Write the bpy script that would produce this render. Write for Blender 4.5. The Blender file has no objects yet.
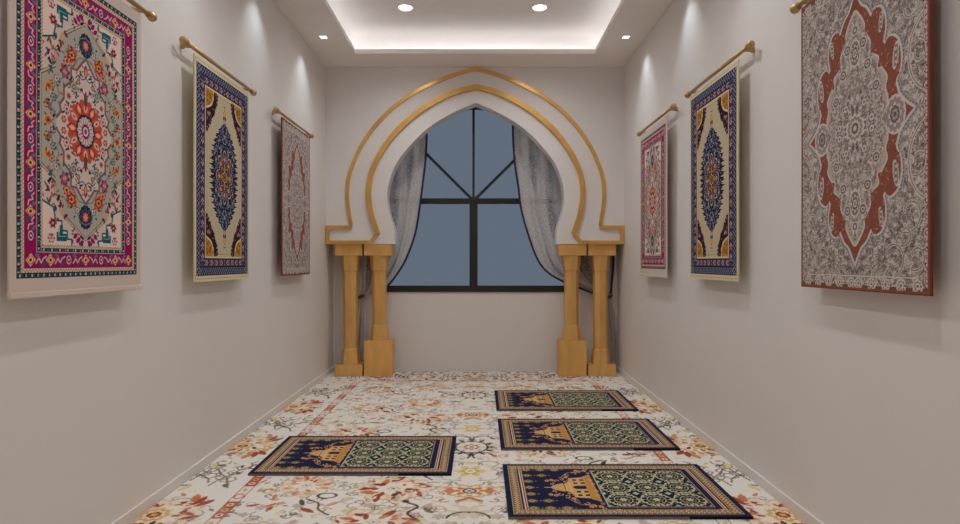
import bpy, bmesh, math, random
import numpy as np
from mathutils import Vector, Matrix

S = bpy.context.scene
COL = S.collection
PI = math.pi

# ------------------------------------------------------------------ layout
F = 587.0                      # focal length in pixels of the 960 px frame
H = 1.15                       # eye height
XL, XR = -1.55, 1.445          # side walls
XC = (XL + XR) / 2
YF, YB = -0.8, 6.19            # wall behind the viewer, far wall
ZC = 3.106                     # lower ceiling
YP0, YP1 = 5.89, 6.05          # arched partition, front and back
ZP = 1.33                      # its underside


def rgb(r, g, b):
    f = lambda c: (c / 12.92 if c <= 0.04045 else ((c + 0.055) / 1.055) ** 2.4)
    return (f(r / 255), f(g / 255), f(b / 255), 1.0)


# ------------------------------------------------------------------ helpers
def tag(o, label, cat, group=None):
    o['label'] = label
    o['category'] = cat
    if group:
        o['group'] = group
    return o


def empty(name, loc, rz=0.0):
    o = bpy.data.objects.new(name, None)
    o.empty_display_size = 0.1
    o.location = loc
    o.rotation_euler = (0, 0, rz)
    COL.objects.link(o)
    return o


def link(name, me, mat=None, parent=None, loc=None):
    o = bpy.data.objects.new(name, me)
    COL.objects.link(o)
    if mat:
        for m in (mat if isinstance(mat, (list, tuple)) else [mat]):
            me.materials.append(m)
    if parent:
        o.parent = parent
    if loc:
        o.location = loc
    return o


def struct(o):
    o['kind'] = 'structure'
    return o


def from_bm(name, bm, mat=None, parent=None, loc=None, smooth=False):
    bmesh.ops.recalc_face_normals(bm, faces=bm.faces[:])
    if smooth:
        for f in bm.faces:
            f.smooth = True
    me = bpy.data.meshes.new(name)
    bm.to_mesh(me)
    bm.free()
    return link(name, me, mat, parent, loc)


def box(bm, x0, x1, y0, y1, z0, z1, bev=0.0, mi=0):
    vs = [bm.verts.new(p) for p in ((x0, y0, z0), (x1, y0, z0), (x1, y1, z0), (x0, y1, z0),
                                    (x0, y0, z1), (x1, y0, z1), (x1, y1, z1), (x0, y1, z1))]
    fs = [bm.faces.new([vs[i] for i in q]) for q in
          ((0, 3, 2, 1), (4, 5, 6, 7), (0, 1, 5, 4), (1, 2, 6, 5), (2, 3, 7, 6), (3, 0, 4, 7))]
    for f in fs:
        f.material_index = mi
    if bev > 0:
        es = list({e for f in fs for e in f.edges})
        bmesh.ops.bevel(bm, geom=es, offset=bev, segments=2, affect='EDGES', profile=0.7)


def prism(bm, pts, y0, y1):
    """closed outline in the XZ plane, extruded from y0 to y1"""
    a = [bm.verts.new((x, y0, z)) for x, z in pts]
    b = [bm.verts.new((x, y1, z)) for x, z in pts]
    n = len(pts)
    bm.faces.new(a)
    bm.faces.new(b[::-1])
    for i in range(n):
        j = (i + 1) % n
        bm.faces.new((a[j], a[i], b[i], b[j]))


def lathe(bm, prof, n, M=None, phase=0.0):
    rings = []
    for r, z in prof:
        rings.append([bm.verts.new((r * math.cos(phase + 2 * PI * k / n), r * math.sin(phase + 2 * PI * k / n), z))
                      for k in range(n)])
    for a, b in zip(rings, rings[1:]):
        for k in range(n):
            j = (k + 1) % n
            bm.faces.new((a[k], a[j], b[j], b[k]))
    bm.faces.new(rings[0][::-1])
    bm.faces.new(rings[-1])
    if M is not None:
        bmesh.ops.transform(bm, matrix=M, verts=[v for r in rings for v in r])


def ribbon(bm, path, w, y0, y1):
    """flat band of width w along a polyline in XZ, from depth y0 (front) to y1"""
    n = len(path)
    L, R = [], []
    for i in range(n):
        p = Vector(path[i])
        d0 = (p - Vector(path[i - 1])).normalized() if i else None
        d1 = (Vector(path[i + 1]) - p).normalized() if i < n - 1 else None
        d0 = d0 or d1
        d1 = d1 or d0
        n0, n1 = Vector((-d0.y, d0.x)), Vector((-d1.y, d1.x))
        m = (n0 + n1).normalized()
        k = w / 2 / max(0.35, m.dot(n0))
        L.append(p + m * k)
        R.append(p - m * k)
    rows = [[bm.verts.new((q.x, y, q.y)) for q in e] for e, y in ((L, y0), (R, y0), (R, y1), (L, y1))]
    for i in range(n - 1):
        for a in range(4):
            b = (a + 1) % 4
            bm.faces.new((rows[a][i], rows[a][i + 1], rows[b][i + 1], rows[b][i]))
    bm.faces.new([rows[a][0] for a in range(4)])
    bm.faces.new([rows[a][-1] for a in range(3, -1, -1)])


def smooth_path(pts, sub=6):
    """Catmull-Rom through the points"""
    out = []
    n = len(pts)
    for i in range(n - 1):
        p0, p1, p2, p3 = pts[max(0, i - 1)], pts[i], pts[i + 1], pts[min(n - 1, i + 2)]
        for k in range(sub):
            t = k / sub
            out.append(tuple(0.5 * (2 * p1[c] + (p2[c] - p0[c]) * t + (2 * p0[c] - 5 * p1[c] + 4 * p2[c] - p3[c]) * t * t
                                    + (3 * p1[c] - p0[c] - 3 * p2[c] + p3[c]) * t ** 3) for c in (0, 1)))
    out.append(tuple(pts[-1]))
    return out


# ------------------------------------------------------------------ materials
def mat(name, color, rough=0.6, metal=0.0, noise=None, bump=None, emit=None, spec=None):
    m = bpy.data.materials.new(name)
    m.use_nodes = True
    nt = m.node_tree
    b = nt.nodes['Principled BSDF']
    b.inputs['Base Color'].default_value = color
    b.inputs['Roughness'].default_value = rough
    b.inputs['Metallic'].default_value = metal
    if spec is not None:
        b.inputs['Specular IOR Level'].default_value = spec
    tc = nt.nodes.new('ShaderNodeTexCoord')
    if noise:                                   # (scale vector, amount, detail)
        sc, amt, det = noise
        mp = nt.nodes.new('ShaderNodeMapping')
        mp.inputs['Scale'].default_value = sc
        nz = nt.nodes.new('ShaderNodeTexNoise')
        nz.inputs['Scale'].default_value = 1.0
        nz.inputs['Detail'].default_value = det
        rp = nt.nodes.new('ShaderNodeValToRGB')
        rp.color_ramp.elements[0].position = 0.3
        rp.color_ramp.elements[1].position = 0.7
        rp.color_ramp.elements[0].color = tuple(c * (1 - amt) for c in color[:3]) + (1,)
        rp.color_ramp.elements[1].color = tuple(min(1, c * (1 + amt)) for c in color[:3]) + (1,)
        nt.links.new(tc.outputs['Object'], mp.inputs['Vector'])
        nt.links.new(mp.outputs['Vector'], nz.inputs['Vector'])
        nt.links.new(nz.outputs['Fac'], rp.inputs['Fac'])
        nt.links.new(rp.outputs['Color'], b.inputs['Base Color'])
    if bump:                                    # (scale, strength)
        n2 = nt.nodes.new('ShaderNodeTexNoise')
        n2.inputs['Scale'].default_value = bump[0]
        n2.inputs['Detail'].default_value = 4
        bp = nt.nodes.new('ShaderNodeBump')
        bp.inputs['Strength'].default_value = bump[1]
        bp.inputs['Distance'].default_value = 0.002
        nt.links.new(tc.outputs['Object'], n2.inputs['Vector'])
        nt.links.new(n2.outputs['Fac'], bp.inputs['Height'])
        nt.links.new(bp.outputs['Normal'], b.inputs['Normal'])
    if emit:
        b.inputs['Emission Color'].default_value = emit[0]
        b.inputs['Emission Strength'].default_value = emit[1]
    return m


def woven(name, rough=0.95, amount=0.10, scale=900):
    """woven textile: the dye comes from the mesh, the yarn grain from nodes"""
    m = bpy.data.materials.new(name)
    m.use_nodes = True
    nt = m.node_tree
    b = nt.nodes['Principled BSDF']
    b.inputs['Roughness'].default_value = rough
    b.inputs['Specular IOR Level'].default_value = 0.15
    at = nt.nodes.new('ShaderNodeVertexColor')
    at.layer_name = 'dye'
    tc = nt.nodes.new('ShaderNodeTexCoord')
    nz = nt.nodes.new('ShaderNodeTexNoise')
    nz.inputs['Scale'].default_value = scale
    nz.inputs['Detail'].default_value = 2
    mr = nt.nodes.new('ShaderNodeMapRange')
    mr.inputs['From Min'].default_value = 0.3
    mr.inputs['From Max'].default_value = 0.7
    mr.inputs['To Min'].default_value = 1 - amount
    mr.inputs['To Max'].default_value = 1 + amount
    mx = nt.nodes.new('ShaderNodeVectorMath')
    mx.operation = 'SCALE'
    nt.links.new(tc.outputs['Object'], nz.inputs['Vector'])
    nt.links.new(nz.outputs['Fac'], mr.inputs['Value'])
    nt.links.new(at.outputs['Color'], mx.inputs[0])
    nt.links.new(mr.outputs['Result'], mx.inputs['Scale'])
    nt.links.new(mx.outputs['Vector'], b.inputs['Base Color'])
    bp = nt.nodes.new('ShaderNodeBump')
    bp.inputs['Strength'].default_value = 0.25
    bp.inputs['Distance'].default_value = 0.001
    nt.links.new(nz.outputs['Fac'], bp.inputs['Height'])
    nt.links.new(bp.outputs['Normal'], b.inputs['Normal'])
    return m


M_WALL = mat('wall_paint', (0.72, 0.69, 0.665, 1), 0.5, noise=((1.2, 1.2, 1.2), 0.015, 3), bump=(60, 0.04))
M_CEIL = mat('ceiling_paint', (0.84, 0.80, 0.775, 1), 0.8, bump=(60, 0.03))
M_PANEL = mat('arch_plaster', (0.76, 0.735, 0.72, 1), 0.55, bump=(50, 0.03))
M_FLOOR = mat('screed', (0.5, 0.48, 0.45, 1), 0.7, noise=((4, 4, 4), 0.1, 4))
M_BASE = mat('skirting_paint', (0.72, 0.69, 0.665, 1), 0.45, bump=(40, 0.02))
M_BASETOP = mat('skirting_edge', (0.80, 0.77, 0.74, 1), 0.4, bump=(40, 0.02))
M_GOLD = mat('gold_paint', (0.76, 0.44, 0.14, 1), 0.36, 0.35, noise=((9, 9, 2.2), 0.13, 5), bump=(14, 0.08))
M_GOLDBAND = mat('gold_band', (0.76, 0.44, 0.13, 1), 0.30, 0.5, noise=((6, 6, 6), 0.10, 4), bump=(20, 0.05))
M_BRASS = mat('brass', (0.50, 0.33, 0.14, 1), 0.35, 0.6, noise=((30, 30, 30), 0.12, 3))
M_FRAME = mat('window_dark_bronze', (0.012, 0.0095, 0.008, 1), 0.6, noise=((8, 8, 8), 0.1, 3))
M_NAVY = mat('navy_braid', (0.018, 0.020, 0.055, 1), 0.8, bump=(400, 0.2))
M_TIE = mat('tieback_cord', (0.16, 0.06, 0.045, 1), 0.8, bump=(300, 0.3))
M_HEM = mat('cream_hem', rgb(206, 190, 178), 0.9, noise=((3, 3, 25), 0.05, 3), bump=(300, 0.1))
M_RING = mat('lamp_ring', (0.75, 0.73, 0.70, 1), 0.4, bump=(50, 0.02))
M_LENS = mat('lamp_lens', (1, 1, 1, 1), 0.5, emit=((1, 0.98, 0.95, 1), 2.5), noise=((5, 5, 5), 0.0, 1))
M_STRIP = mat('led_strip', (1, 1, 1, 1), 0.5, emit=((0.91, 0.965, 1, 1), 4.6), noise=((5, 5, 5), 0.0, 1))
M_CLOTH = woven('hanging_wool')
M_PRAYER = woven('prayer_pile', amount=0.14, scale=700)
M_CARPET = woven('carpet_pile', amount=0.10, scale=350)


def glass():
    m = bpy.data.materials.new('window_glass')
    m.use_nodes = True
    nt = m.node_tree
    nt.nodes.clear()
    o = nt.nodes.new('ShaderNodeOutputMaterial')
    t = nt.nodes.new('ShaderNodeBsdfTransparent')
    t.inputs['Color'].default_value = (0.96, 0.97, 0.98, 1)
    g = nt.nodes.new('ShaderNodeBsdfGlossy')
    g.inputs['Roughness'].default_value = 0.03
    f = nt.nodes.new('ShaderNodeFresnel')
    f.inputs['IOR'].default_value = 1.06
    mx = nt.nodes.new('ShaderNodeMixShader')
    nt.links.new(f.outputs[0], mx.inputs[0])
    nt.links.new(t.outputs[0], mx.inputs[1])
    nt.links.new(g.outputs[0], mx.inputs[2])
    nt.links.new(mx.outputs[0], o.inputs[0])
    return m


def sheer():
    m = bpy.data.materials.new('sheer_curtain')
    m.use_nodes = True
    nt = m.node_tree
    nt.nodes.clear()
    N = nt.nodes.new
    o = N('ShaderNodeOutputMaterial')
    uv = N('ShaderNodeUVMap')
    uv.uv_map = 'cloth'
    mp = N('ShaderNodeMapping')
    mp.inputs['Scale'].default_value = (26, 1.0, 1)
    st = N('ShaderNodeTexNoise')                        # woven stripes running down the cloth
    st.inputs['Scale'].default_value = 1.0
    st.inputs['Detail'].default_value = 3
    nt.links.new(uv.outputs[0], mp.inputs['Vector'])
    nt.links.new(mp.outputs[0], st.inputs['Vector'])
    cr = N('ShaderNodeValToRGB')
    cr.color_ramp.elements[0].position = 0.35
    cr.color_ramp.elements[1].position = 0.68
    cr.color_ramp.elements[0].color = (0.58, 0.545, 0.52, 1)
    cr.color_ramp.elements[1].color = (0.70, 0.66, 0.63, 1)
    nt.links.new(st.outputs['Fac'], cr.inputs['Fac'])
    mp2 = N('ShaderNodeMapping')
    mp2.inputs['Scale'].default_value = (60, 150, 1)
    lace = N('ShaderNodeTexVoronoi')                    # lace dots
    lace.inputs['Scale'].default_value = 1.0
    nt.links.new(uv.outputs[0], mp2.inputs['Vector'])
    nt.links.new(mp2.outputs[0], lace.inputs['Vector'])
    mp3 = N('ShaderNodeMapping')
    mp3.inputs['Scale'].default_value = (5.0, 0.8, 1)
    band = N('ShaderNodeTexNoise')
    band.inputs['Scale'].default_value = 1.0
    band.inputs['Detail'].default_value = 1
    nt.links.new(uv.outputs[0], mp3.inputs['Vector'])
    nt.links.new(mp3.outputs[0], band.inputs['Vector'])
    b1 = N('ShaderNodeMapRange')
    b1.inputs['From Min'].default_value = 0.52
    b1.inputs['From Max'].default_value = 0.60
    nt.links.new(band.outputs['Fac'], b1.inputs['Value'])
    l1 = N('ShaderNodeMapRange')
    l1.inputs['From Min'].default_value = 0.25
    l1.inputs['From Max'].default_value = 0.55
    l1.inputs['To Min'].default_value = 0.0
    l1.inputs['To Max'].default_value = 1.0
    nt.links.new(lace.outputs['Distance'], l1.inputs['Value'])
    dk = N('ShaderNodeMath')
    dk.operation = 'MULTIPLY'
    nt.links.new(b1.outputs[0], dk.inputs[0])
    nt.links.new(l1.outputs[0], dk.inputs[1])
    mxc = N('ShaderNodeMix')
    mxc.data_type = 'RGBA'
    mxc.inputs['B'].default_value = (0.24, 0.21, 0.195, 1)
    nt.links.new(dk.outputs[0], mxc.inputs['Factor'])
    nt.links.new(cr.outputs['Color'], mxc.inputs['A'])
    di = N('ShaderNodeBsdfDiffuse')
    tl = N('ShaderNodeBsdfTranslucent')
    nt.links.new(mxc.outputs['Result'], di.inputs['Color'])
    nt.links.new(mxc.outputs['Result'], tl.inputs['Color'])
    m1 = N('ShaderNodeMixShader')
    m1.inputs[0].default_value = 0.18
    nt.links.new(di.outputs[0], m1.inputs[1])
    nt.links.new(tl.outputs[0], m1.inputs[2])
    mp4 = N('ShaderNodeMapping')
    mp4.inputs['Scale'].default_value = (45, 120, 1)
    hol = N('ShaderNodeTexNoise')                       # open weave
    hol.inputs['Scale'].default_value = 1.0
    hol.inputs['Detail'].default_value = 2
    nt.links.new(uv.outputs[0], mp4.inputs['Vector'])
    nt.links.new(mp4.outputs[0], hol.inputs['Vector'])
    h1 = N('ShaderNodeMapRange')
    h1.inputs['From Min'].default_value = 0.50
    h1.inputs['From Max'].default_value = 0.62
    h1.inputs['To Min'].default_value = 0.12
    h1.inputs['To Max'].default_value = 0.40
    nt.links.new(hol.outputs['Fac'], h1.inputs['Value'])
    tr = N('ShaderNodeBsdfTransparent')
    m2 = N('ShaderNodeMixShader')
    nt.links.new(h1.outputs[0], m2.inputs[0])
    nt.links.new(m1.outputs[0], m2.inputs[1])
    nt.links.new(tr.outputs[0], m2.inputs[2])
    nt.links.new(m2.outputs[0], o.inputs[0])
    return m


M_GLASS = glass()
M_SHEER = sheer()

# ------------------------------------------------------------------ pattern weaving
class Loom:
    """a grid of knots, each with its own dye colour; shapes are worked into it"""

    def __init__(s, x0, x1, y0, y1, nx, ny, base):
        s.x = np.linspace(x0, x1, nx)
        s.y = np.linspace(y0, y1, ny)
        s.X, s.Y = np.meshgrid(s.x, s.y)
        s.c = np.empty((ny, nx, 3))
        s.c[:] = base

    def win(s, xa, xb, ya, yb):
        i0, i1 = np.searchsorted(s.x, (xa, xb))
        j0, j1 = np.searchsorted(s.y, (ya, yb))
        w = (slice(j0, j1 + 1), slice(i0, i1 + 1))
        return w, s.X[w], s.Y[w]

    def put(s, w, mask, c):
        s.c[w][mask] = c

    def rect(s, xa, xb, ya, yb, c):
        w, X, Y = s.win(xa, xb, ya, yb)
        s.put(w, (X >= xa) & (X <= xb) & (Y >= ya) & (Y <= yb), c)

    def ell(s, cx, cy, rx, ry, c, rot=0.0):
        r = max(rx, ry)
        w, X, Y = s.win(cx - r, cx + r, cy - r, cy + r)
        ca, sa = math.cos(rot), math.sin(rot)
        U = (X - cx) * ca + (Y - cy) * sa
        V = -(X - cx) * sa + (Y - cy) * ca
        s.put(w, (U / rx) ** 2 + (V / ry) ** 2 <= 1, c)

    def ring(s, cx, cy, rx, ry, t, c):
        r = max(rx, ry) + t
        w, X, Y = s.win(cx - r, cx + r, cy - r, cy + r)
        d = np.hypot((X - cx) / rx, (Y - cy) / ry)
        s.put(w, np.abs(d - 1) * min(rx, ry) <= t / 2, c)

    def dia(s, cx, cy, rx, ry, c):
        w, X, Y = s.win(cx - rx, cx + rx, cy - ry, cy + ry)
        s.put(w, np.abs(X - cx) / rx + np.abs(Y - cy) / ry <= 1, c)

    def leaf(s, cx, cy, l, wd, a, c):
        w, X, Y = s.win(cx - l, cx + l, cy - l, cy + l)
        ca, sa = math.cos(a), math.sin(a)
        U = ((X - cx) * ca + (Y - cy) * sa) / l
        V = (-(X - cx) * sa + (Y - cy) * ca) / wd
        s.put(w, (np.abs(U) < 1) & (np.abs(V) < 1 - U * U), c)

    def flower(s, cx, cy, r, n, c, inner=0.6, rot=0.0, sx=1.0, sy=1.0):
        m = r * max(sx, sy)
        w, X, Y = s.win(cx - m, cx + m, cy - m, cy + m)
        U, V = (X - cx) / sx, (Y - cy) / sy
        th = np.arctan2(V, U) - rot
        s.put(w, np.hypot(U, V) <= r * (inner + (1 - inner) * np.abs(np.cos(n * th / 2))), c)

    def poly(s, P, c):
        xs, ys = [p[0] for p in P], [p[1] for p in P]
        w, X, Y = s.win(min(xs), max(xs), min(ys), max(ys))
        ins = np.zeros(X.shape, bool)
        n = len(P)
        for i in range(n):
            (xa, ya), (xb, yb) = P[i], P[(i + 1) % n]
            if ya == yb:
                continue
            ins ^= ((ya > Y) != (yb > Y)) & (X < (xb - xa) * (Y - ya) / (yb - ya) + xa)
        s.put(w, ins, c)

    def line(s, P, t, c, dash=None):
        run = 0.0
        for (xa, ya), (xb, yb) in zip(P, P[1:]):
            w, X, Y = s.win(min(xa, xb) - t, max(xa, xb) + t, min(ya, yb) - t, max(ya, yb) + t)
            dx, dy = xb - xa, yb - ya
            L2 = dx * dx + dy * dy
            L = math.sqrt(L2)
            if L2 == 0:
                continue
            k = np.clip(((X - xa) * dx + (Y - ya) * dy) / L2, 0, 1)
            m = np.hypot(X - xa - k * dx, Y - ya - k * dy) <= t / 2
            if dash:
                m &= ((run + k * L) % dash) < dash / 2
            run += L
            s.put(w, m, c)

    def arc(s, cx, cy, r, a0, a1, t, c, ry=None, n=14):
        ry = ry or r
        s.line([(cx + r * math.cos(a0 + (a1 - a0) * k / n), cy + ry * math.sin(a0 + (a1 - a0) * k / n)) for k in range(n + 1)], t, c)

    def curl(s, cx, cy, r, a, turn, t, c):
        """a spiral tendril"""
        P = []
        for k in range(16):
            q = k / 15
            th = a + turn * q * 1.6 * PI
            rr = r * (1 - 0.75 * q)
            P.append((cx + rr * math.cos(th), cy + rr * math.sin(th)))
        s.line(P, t, c)

    def rosette(s, cx, cy, r, n, cols, sx=1.0, sy=1.0, rot=0.0, inner=0.6):
        for i, c in enumerate(cols):
            k = 1 - i / len(cols)
            s.flower(cx, cy, r * k, n, c, inner if i % 2 == 0 else 0.85, rot, sx, sy)


def c3(*v):
    return np.array(v) / 255.0


def mirror(q, both=True):
    q = np.concatenate([q[:, :0:-1], q], 1)
    if both:
        q = np.concatenate([q[:0:-1], q], 0)
    return q


def knots_mesh(name, col, w, h, thick, wave=0.0, edge=None, upright=False):
    """textile with col[row, column] dye, centred; lying flat (top at z=thick) or upright facing -y"""
    ny, nx = col.shape[:2]
    xs, ys = np.linspace(-w / 2, w / 2, nx), np.linspace(-h / 2, h / 2, ny)
    X, Y = np.meshgrid(xs, ys)
    D = np.zeros_like(X)
    if wave:
        D = wave * np.sin(X * 9.0 + 0.6) * (0.25 + 0.75 * (0.5 - Y / h)) + wave * 0.4 * np.sin(Y * 7 + X * 4)
    top = np.stack([X, Y, D + thick], -1).reshape(-1, 3)
    ib = np.concatenate([np.arange(nx - 1), np.arange(ny - 1) * nx + nx - 1,
                         (ny - 1) * nx + np.arange(nx - 1, 0, -1), np.arange(ny - 1, 0, -1) * nx])
    rim = top[ib].copy()
    low = rim.copy()
    low[:, 2] -= thick
    nt_, nb = len(top) + len(ib), len(ib)
    rb = len(top)
    V = np.concatenate([top, rim, low])
    i, j = np.meshgrid(np.arange(nx - 1), np.arange(ny - 1))
    a = (j * nx + i).ravel()
    Q = np.stack([a, a + 1, a + nx + 1, a + nx], 1)
    k = np.arange(nb)
    k2 = (k + 1) % nb
    side = np.stack([nt_ + k, nt_ + k2, rb + k2, rb + k], 1)
    # underside: one strip of quads between facing edges
    cr = [0, nx - 1, nx - 1 + ny - 1, 2 * (nx - 1) + ny - 1]
    bot = np.array([[nt_ + cr[3], nt_ + cr[2], nt_ + cr[1], nt_ + cr[0]]])
    Q = np.concatenate([Q, side, bot]).astype(np.int32)
    if upright:
        V = np.stack([V[:, 0], -V[:, 2], V[:, 1]], 1)
    lin = np.where(col <= 0.04045, col / 12.92, ((np.clip(col, 0, 1) + 0.055) / 1.055) ** 2.4).reshape(-1, 3)
    if edge is None:
        ec = lin[ib]
    elif callable(edge):
        ec = np.array([edge(x / w) for x in top[ib][:, 0]])
    else:
        ec = np.tile(np.array(edge), (nb, 1))
    C = np.concatenate([lin, ec, ec])
    C = np.concatenate([C, np.ones((len(C), 1))], 1).astype(np.float32)
    me = bpy.data.meshes.new(name)
    me.vertices.add(len(V))
    me.vertices.foreach_set('co', V.astype(np.float32).ravel())
    me.loops.add(Q.size)
    me.loops.foreach_set('vertex_index', Q.ravel())
    me.polygons.add(len(Q))
    me.polygons.foreach_set('loop_start', np.arange(0, Q.size, 4, dtype=np.int32))
    me.update(calc_edges=True)
    at = me.color_attributes.new('dye', 'FLOAT_COLOR', 'POINT')
    at.data.foreach_set('color', C.ravel())
    me.validate()
    return me


# ---- hanging designs -------------------------------------------------------
RW, RH = 0.72, 1.19


def frame_coords(L, hx, hy):
    """inset from the edge and the running coordinate along it"""
    ix, iy = hx - L.X, hy - L.Y
    I = np.minimum(ix, iy)
    Sx = np.where(ix < iy, L.Y, L.X)
    return I, Sx


def magenta_design():
    rnd = random.Random(5)
    hx, hy = RW / 2, RH / 2
    cream, navy, mag = c3(206, 190, 180), c3(34, 38, 64), c3(150, 16, 90)
    teal, grey, orange = c3(20, 92, 98), c3(166, 166, 156), c3(206, 92, 44)
    brown, gold, plum, rose = c3(110, 82, 66), c3(226, 160, 60), c3(96, 30, 84), c3(196, 60, 92)
    L = Loom(0, hx, 0, hy, 160, 262, cream)
    I, T = frame_coords(L, hx - 0.031, hy - 0.052)

    def band(a, b, c):
        L.c[(I >= a) & (I <= b)] = c

    def beads(a, b, p, c, ph=0.0):
        L.c[(I >= a) & (I <= b) & (((T / p + ph) % 1) < 0.45)] = c

    def zig(a, b, p, c, t=0.0022):
        z = a + (b - a) * np.abs(((T / p) % 1) - 0.5) * 2
        L.c[(I >= a) & (I <= b) & (np.abs(I - z) < t)] = c

    band(0, 0.017, navy)
    beads(0.004, 0.0125, 0.013, c3(196, 180, 168))
    beads(0.004, 0.0125, 0.026, teal, 0.5)
    band(0.017, 0.031, c3(222, 196, 170))
    zig(0.018, 0.030, 0.013, brown)
    band(0.031, 0.0345, c3(120, 16, 70))
    band(0.0345, 0.086, mag)
    b0, b1 = 0.0345, 0.086

    def border_motif(cx, cy, k):
        if k % 2 == 0:
            L.dia(cx, cy, 0.022, 0.022, cream)
            L.ell(cx, cy, 0.015, 0.015, orange)
            L.ell(cx, cy, 0.011, 0.011, c3(236, 190, 120))
            L.ell(cx, cy, 0.006, 0.006, navy)
        else:
            L.ell(cx, cy, 0.012, 0.016, c3(222, 202, 190))
            L.ell(cx, cy, 0.009, 0.012, plum)
            L.ell(cx, cy, 0.004, 0.005, cream)

    mid = (b0 + b1) / 2
    Lx, Ly = hx - 0.031 - mid, hy - 0.052 - mid
    for k in range(0, 6):
        border_motif(Lx, k * Ly / 6, k)
        if k < 5:
            yy = (k + 0.5) * Ly / 6
            L.line([(Lx - .015, yy - .022), (Lx - .004, yy - .012), (Lx - .010, yy), (Lx + .008, yy + .004), (Lx + .012, yy + .02)], .0045, cream)
            L.leaf(Lx + .012, yy - .014, .014, .006, .9, c3(70, 74, 110))
            L.leaf(Lx - .013, yy + .014, .013, .006, .5, c3(96, 110, 122))
            L.ell(Lx + .002, yy - .02, .005, .005, teal)
    for k in range(0, 3):
        border_motif(k * Lx / 3, Ly, k)
        xx = (k + 0.5) * Lx / 3
        L.line([(xx - .024, Ly - .012), (xx - .010, Ly - .004), (xx - .002, Ly + .010), (xx + .010, Ly - .006), (xx + .022, Ly + .012)], .0045, cream)
        L.leaf(xx - .012, Ly + .013, .014, .006, .3, c3(70, 74, 110))
        L.leaf(xx + .014, Ly - .014, .013, .006, -.5, c3(96, 110, 122))
    border_motif(Lx, Ly, 0)
    band(0.086, 0.0885, cream)
    band(0.0885, 0.103, navy)
    beads(0.0915, 0.100, 0.013, c3(206, 188, 176))
    beads(0.0915, 0.100, 0.039, teal, 0.3)
    band(0.103, 0.114, c3(222, 196, 170))
    zig(0.104, 0.113, 0.012, brown, .002)
    fx, fy = hx - 0.031 - 0.114, hy - 0.052 - 0.114
    L.rect(0, fx, 0, fy, cream)
    sage = c3(170, 166, 154)
    outer = [(0, fy * .945), (fx * .42, fy * .80), (fx * .60, fy * .72), (fx * .60, fy * .66), (fx * .72, fy * .60), (fx * .74, fy * .46), (fx + .01, fy * .36), (fx + .01, -0.01), (0, -.01)]
    L.poly(outer, brown)
    L.line(outer[:-1], .011, brown)
    L.line(outer[:-1], .006, c3(196, 180, 150))
    L.poly([(x - (.004 if x > 0 else 0), y - .006) for x, y in outer], sage)
    # stepped corner pieces
    P = [(fx, fy), (.075, fy), (.075, fy - .02), (.098, fy - .02), (.098, fy - .05), (.125, fy - .05), (.125, fy - .085), (.155, fy - .085), (.165, fy - .13), (fx, fy - .15)]
    L.poly(P, c3(226, 204, 192))
    L.line(P[1:], .007, teal)
    L.poly([(.10, fy - .012), (.150, fy - .012), (.150, fy - .045), (.135, fy - .045), (.135, fy - .07), (.118, fy - .07), (.118, fy - .04), (.10, fy - .04)], teal)
    L.line([(.105, fy - .03), (.14, fy - .03), (.14, fy - .06)], .004, c3(150, 176, 170))
    L.rosette(.176, fy - .022, .018, 6, [mag, cream, orange])
    L.rosette(.168, fy - .075, .020, 6, [rose, navy, gold])
    for cx, cy in ((.04, fy - .02), (.022, fy - .01), (.055, fy - .035)):
        L.leaf(cx, cy, .016, .009, .7, mag)
    L.leaf(.02, fy - .03, .014, .006, -.6, navy)
    # leaves scattered on the cream corners
    for (x, y, a, c) in ((.13, .285, 1.5, c3(120, 40, 34)), (.14, .262, 1.2, c3(60, 26, 40)), (.155, .30, 1.8, teal), (.17, .255, 2.2, orange), (.168, .225, .6, rose),
                         (.182, .205, 1.0, navy), (.178, .18, 2.0, teal), (.165, .205, 2.6, brown), (.105, .325, .6, plum), (.12, .312, 2.4, gold), (.182, .275, 1.2, brown), (.19, .235, 2.0, plum)):
        L.leaf(x, y, .014, .006, a, c)
        L.leaf(x + .006, y + .008, .008, .004, a + 1.2, c)
    # blossoms on the sage ground
    L.rosette(0, .322, .040, 8, [teal, navy, c3(190, 110, 120), plum, gold], sx=.85)
    L.flower(0, .322, .047, 14, navy, .9, 0, .8)
    L.rosette(0, .322, .038, 8, [teal, plum, c3(214, 120, 110), gold], sx=.85)
    for x, y, r, cols in ((.075, .262, .030, [orange, c3(150, 30, 40), gold, plum]), (.045, .30, .016, [teal, cream, orange]), (.10, .232, .020, [mag, gold, navy]),
                          (.11, .19, .026, [plum, rose, cream]), (.19, .115, .020, [gold, orange, plum]), (.165, .085, .016, [navy, grey, teal]), (.193, .055, .018, [teal, orange, navy]),
                          (.168, .03, .014, [navy, cream, rose]), (.19, .0, .022, [gold, orange, plum]), (.172, .13, .015, [teal, gold, navy]), (.15, .155, .016, [rose, cream, teal])):
        L.rosette(x, y, r, 6, cols, rot=rnd.random())
    L.line(smooth_path([(.01, .27), (.04, .262), (.062, .23), (.10, .215), (.118, .17), (.15, .14), (.14, .1), (.175, .06), (.16, .02), (.175, 0)]), .0045, c3(96, 130, 124))
    L.line(smooth_path([(0, .352), (.035, .335), (.05, .30), (.09, .285), (.115, .255)]), .0035, c3(110, 140, 132))
    for _ in range(26):
        x, y = rnd.uniform(.05, .2), rnd.uniform(0, .3)
        L.leaf(x, y, .009, .0042, rnd.random() * 3, rnd.choice([teal, orange, rose, navy, gold]))
    # cream inner ground
    inner = [(0, .272), (.020, .252), (.05, .215), (.078, .215), (.078, .165), (.115, .135), (.115, .095), (.135, .07), (.128, .045), (.15, .02), (.15, -.01), (0, -.01)]
    L.poly(inner, cream)
    L.line(inner[:-2], .010, c3(84, 120, 116))
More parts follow.
